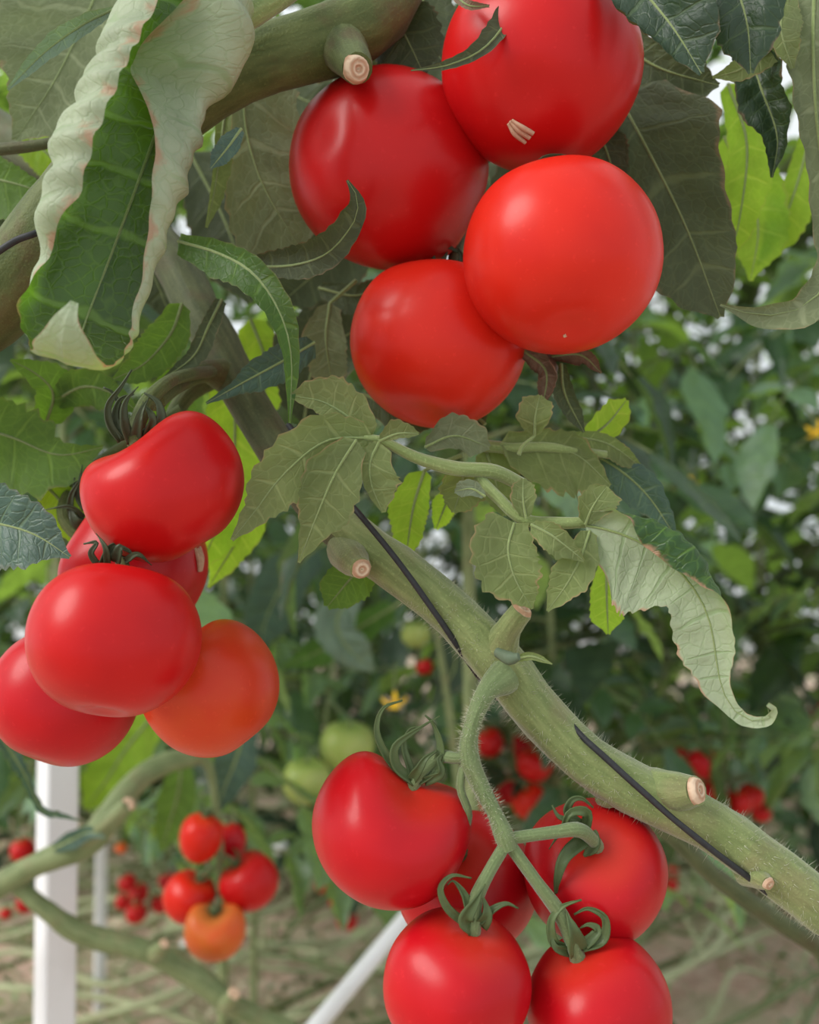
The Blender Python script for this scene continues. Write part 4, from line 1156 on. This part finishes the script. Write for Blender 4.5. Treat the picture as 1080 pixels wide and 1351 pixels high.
def flower(x, y, d, label):
    c = P(x, y, d)
    t = thing('tomato_flower', c, label, 'flower')
    mb = MB()
    tube(mb, [c + Vector((0, .04, .04)), c + Vector((0, .01, .02)), c], [.0015, .0015, .002], n=8, sides=6)
    mb.build('stalk', SM['far'], t)
    ax = V(.1, -.6, .7)
    u = ax.orthogonal().normalized(); v = ax.cross(u)
    for k in range(5):
        a = 2 * math.pi * k / 5
        r = u * math.cos(a) + v * math.sin(a)
        mb = MB()
        blade(mb, [c, c + r * .006 + ax * .003, c + r * .012 + ax * .001, c + r * .016 - ax * .004], [.002, .0035, .003, .0003], [.002, .0035, .003, .0003], n=8, m=2, nref=ax, ser=0, nv=1, pucker=0)
        mb.build('petal', YELLOW, t)
    mb = MB()
    tube(mb, [c, c + ax * .006, c + ax * .011], [.0025, .003, .001], n=6, sides=8)
    mb.build('anther_cone', YELLOW, t)


flower(520, 926, 1.15, 'yellow tomato flower above the heart-shaped tomato')
flower(1076, 568, 1.3, 'yellow tomato flower at the right edge')
flower(908, 640, 1.4, 'yellow tomato flower between bright gaps in the foliage')

# ------------------------------------------------------------------ old stems lying on the ground, litter
pe = P(1500, 1700, .80); pe.z = 0
pts = [P(845, 1075, .62), P(890, 1105, .62), P(935, 1150, .625), P(1010, 1205, .63), P(1100, 1265, .64), P(1300, 1420, .68)]
mb = MB()
tube(mb, pts + [pe + Vector((0, 0, -.02))], [.0045, .0055, .006, .006, .006, .006, .006], n=70, sides=12, lump=.12, seed=9)
tube(mb, [P(845, 1075, .62), P(800, 1035, .66), P(700, 940, .72), P(640, 830, .8)], [.0045, .004, .004, .003], n=30, sides=10, lump=.12)
tag(mb.build('bare_vine', SM['vine_dark'], None, centre=pe), 'thin brown vine running under the pale green vine at the right', 'vine')

lv = []
for k in range(6):
    mb = MB()
    rnd = random.Random(900 + k)
    n = 7
    pts = [Vector(((i / (n - 1) - .5) * 1.5, rnd.uniform(-.06, .06), .02 + abs(rnd.gauss(0, .05)) * (1 - abs(i / (n - 1) - .5) * 1.6))) for i in range(n)]
    tube(mb, pts, [.008, .009, .009, .008, .006], n=36, sides=7, lump=.2, seed=k)
    for q in range(4):
        i = rnd.randrange(1, n - 1)
        tube(mb, [pts[i], pts[i] + Vector((rnd.uniform(-.1, .1), rnd.uniform(-.1, .1), rnd.uniform(.02, .08)))], [.006, .004], n=4, sides=6)
    lv.append(mb.mesh('lying_stem', [SM['litter'] if k % 3 else SM['far']], Vector((0, 0, 0))))
for k in range(90):
    o = bpy.data.objects.new('bare_vine', lv[k % 6])
    y = 1.95 + 2.1 * (k + brnd.random()) / 90
    x = ((k * .618) % 1 - .5) * .94 * y
    link(o, None, Vector((x, y, .004 + .022 * (k % 4))))
    o.rotation_euler = (brnd.uniform(-.3, .3), 0, math.radians(brnd.uniform(30, 62) if k % 5 else brnd.uniform(-40, 10)))
    s = brnd.uniform(.6, 1.1); o.scale = (s, s, s)
    px = 540 + F * x / y
    zone = 'left of the thick white post' if px < 60 else 'between the white posts and slanting pole' if px < 450 else 'behind the lowest tomatoes' if px < 885 else 'in the bottom right corner'
    tone = 'pale' if (k % 6) % 3 else 'greenish'
    depth = 'near' if y < 2.45 else 'middle' if y < 3.1 else 'far'
    tag(o, tone + ' bare old vine on the ' + depth + ' ground ' + zone, 'vine', 'bare old vines lying on the ground')

mb = MB()
rnd = random.Random(77)
for k in range(13000):
    y = rnd.uniform(1.6, 5.0); x = rnd.uniform(-.62, .62) * y
    if mnoise.noise(Vector((x * 2.2, y * 1.6, 5))) < rnd.uniform(-.65, .25): continue
    c = Vector((x, y, rnd.uniform(.0, .05)))
    a = rnd.random() * 6.283
    ln = rnd.uniform(.012, .05); wd = ln * rnd.uniform(.12, .4)
    d = Vector((math.cos(a), math.sin(a), rnd.uniform(-.3, .9))).normalized() * ln
    s = Vector((-math.sin(a), math.cos(a), rnd.uniform(-.4, .4))).normalized() * wd
    b = len(mb.v)
    mid = c + d * .5 + Vector((0, 0, ln * .2))
    for p, u_ in ((c, (0, 0)), (mid + s, (.5, .8)), (c + d, (1, 0)), (mid - s, (.5, -.8))):
        mb.v.append(p); mb.uv.append(u_); mb.met.append((u_[0] * 3 + k, u_[1])); mb.att.append(0.0)
    mb.f.append((b, b + 3, b + 2, b + 1) if rnd.random() < .5 else (b, b + 1, b + 2, b + 3)); mb.mi.append(0 if rnd.random() < .6 else (1 if rnd.random() < .5 else 2))
o = mb.build('ground_litter', [LM['straw'], LM['weed'], LM['pale']], None, centre=Vector((0, 2.5, 0)))
tag(o, 'fallen leaves and small weeds scattered over the soil', 'litter', kind='stuff')
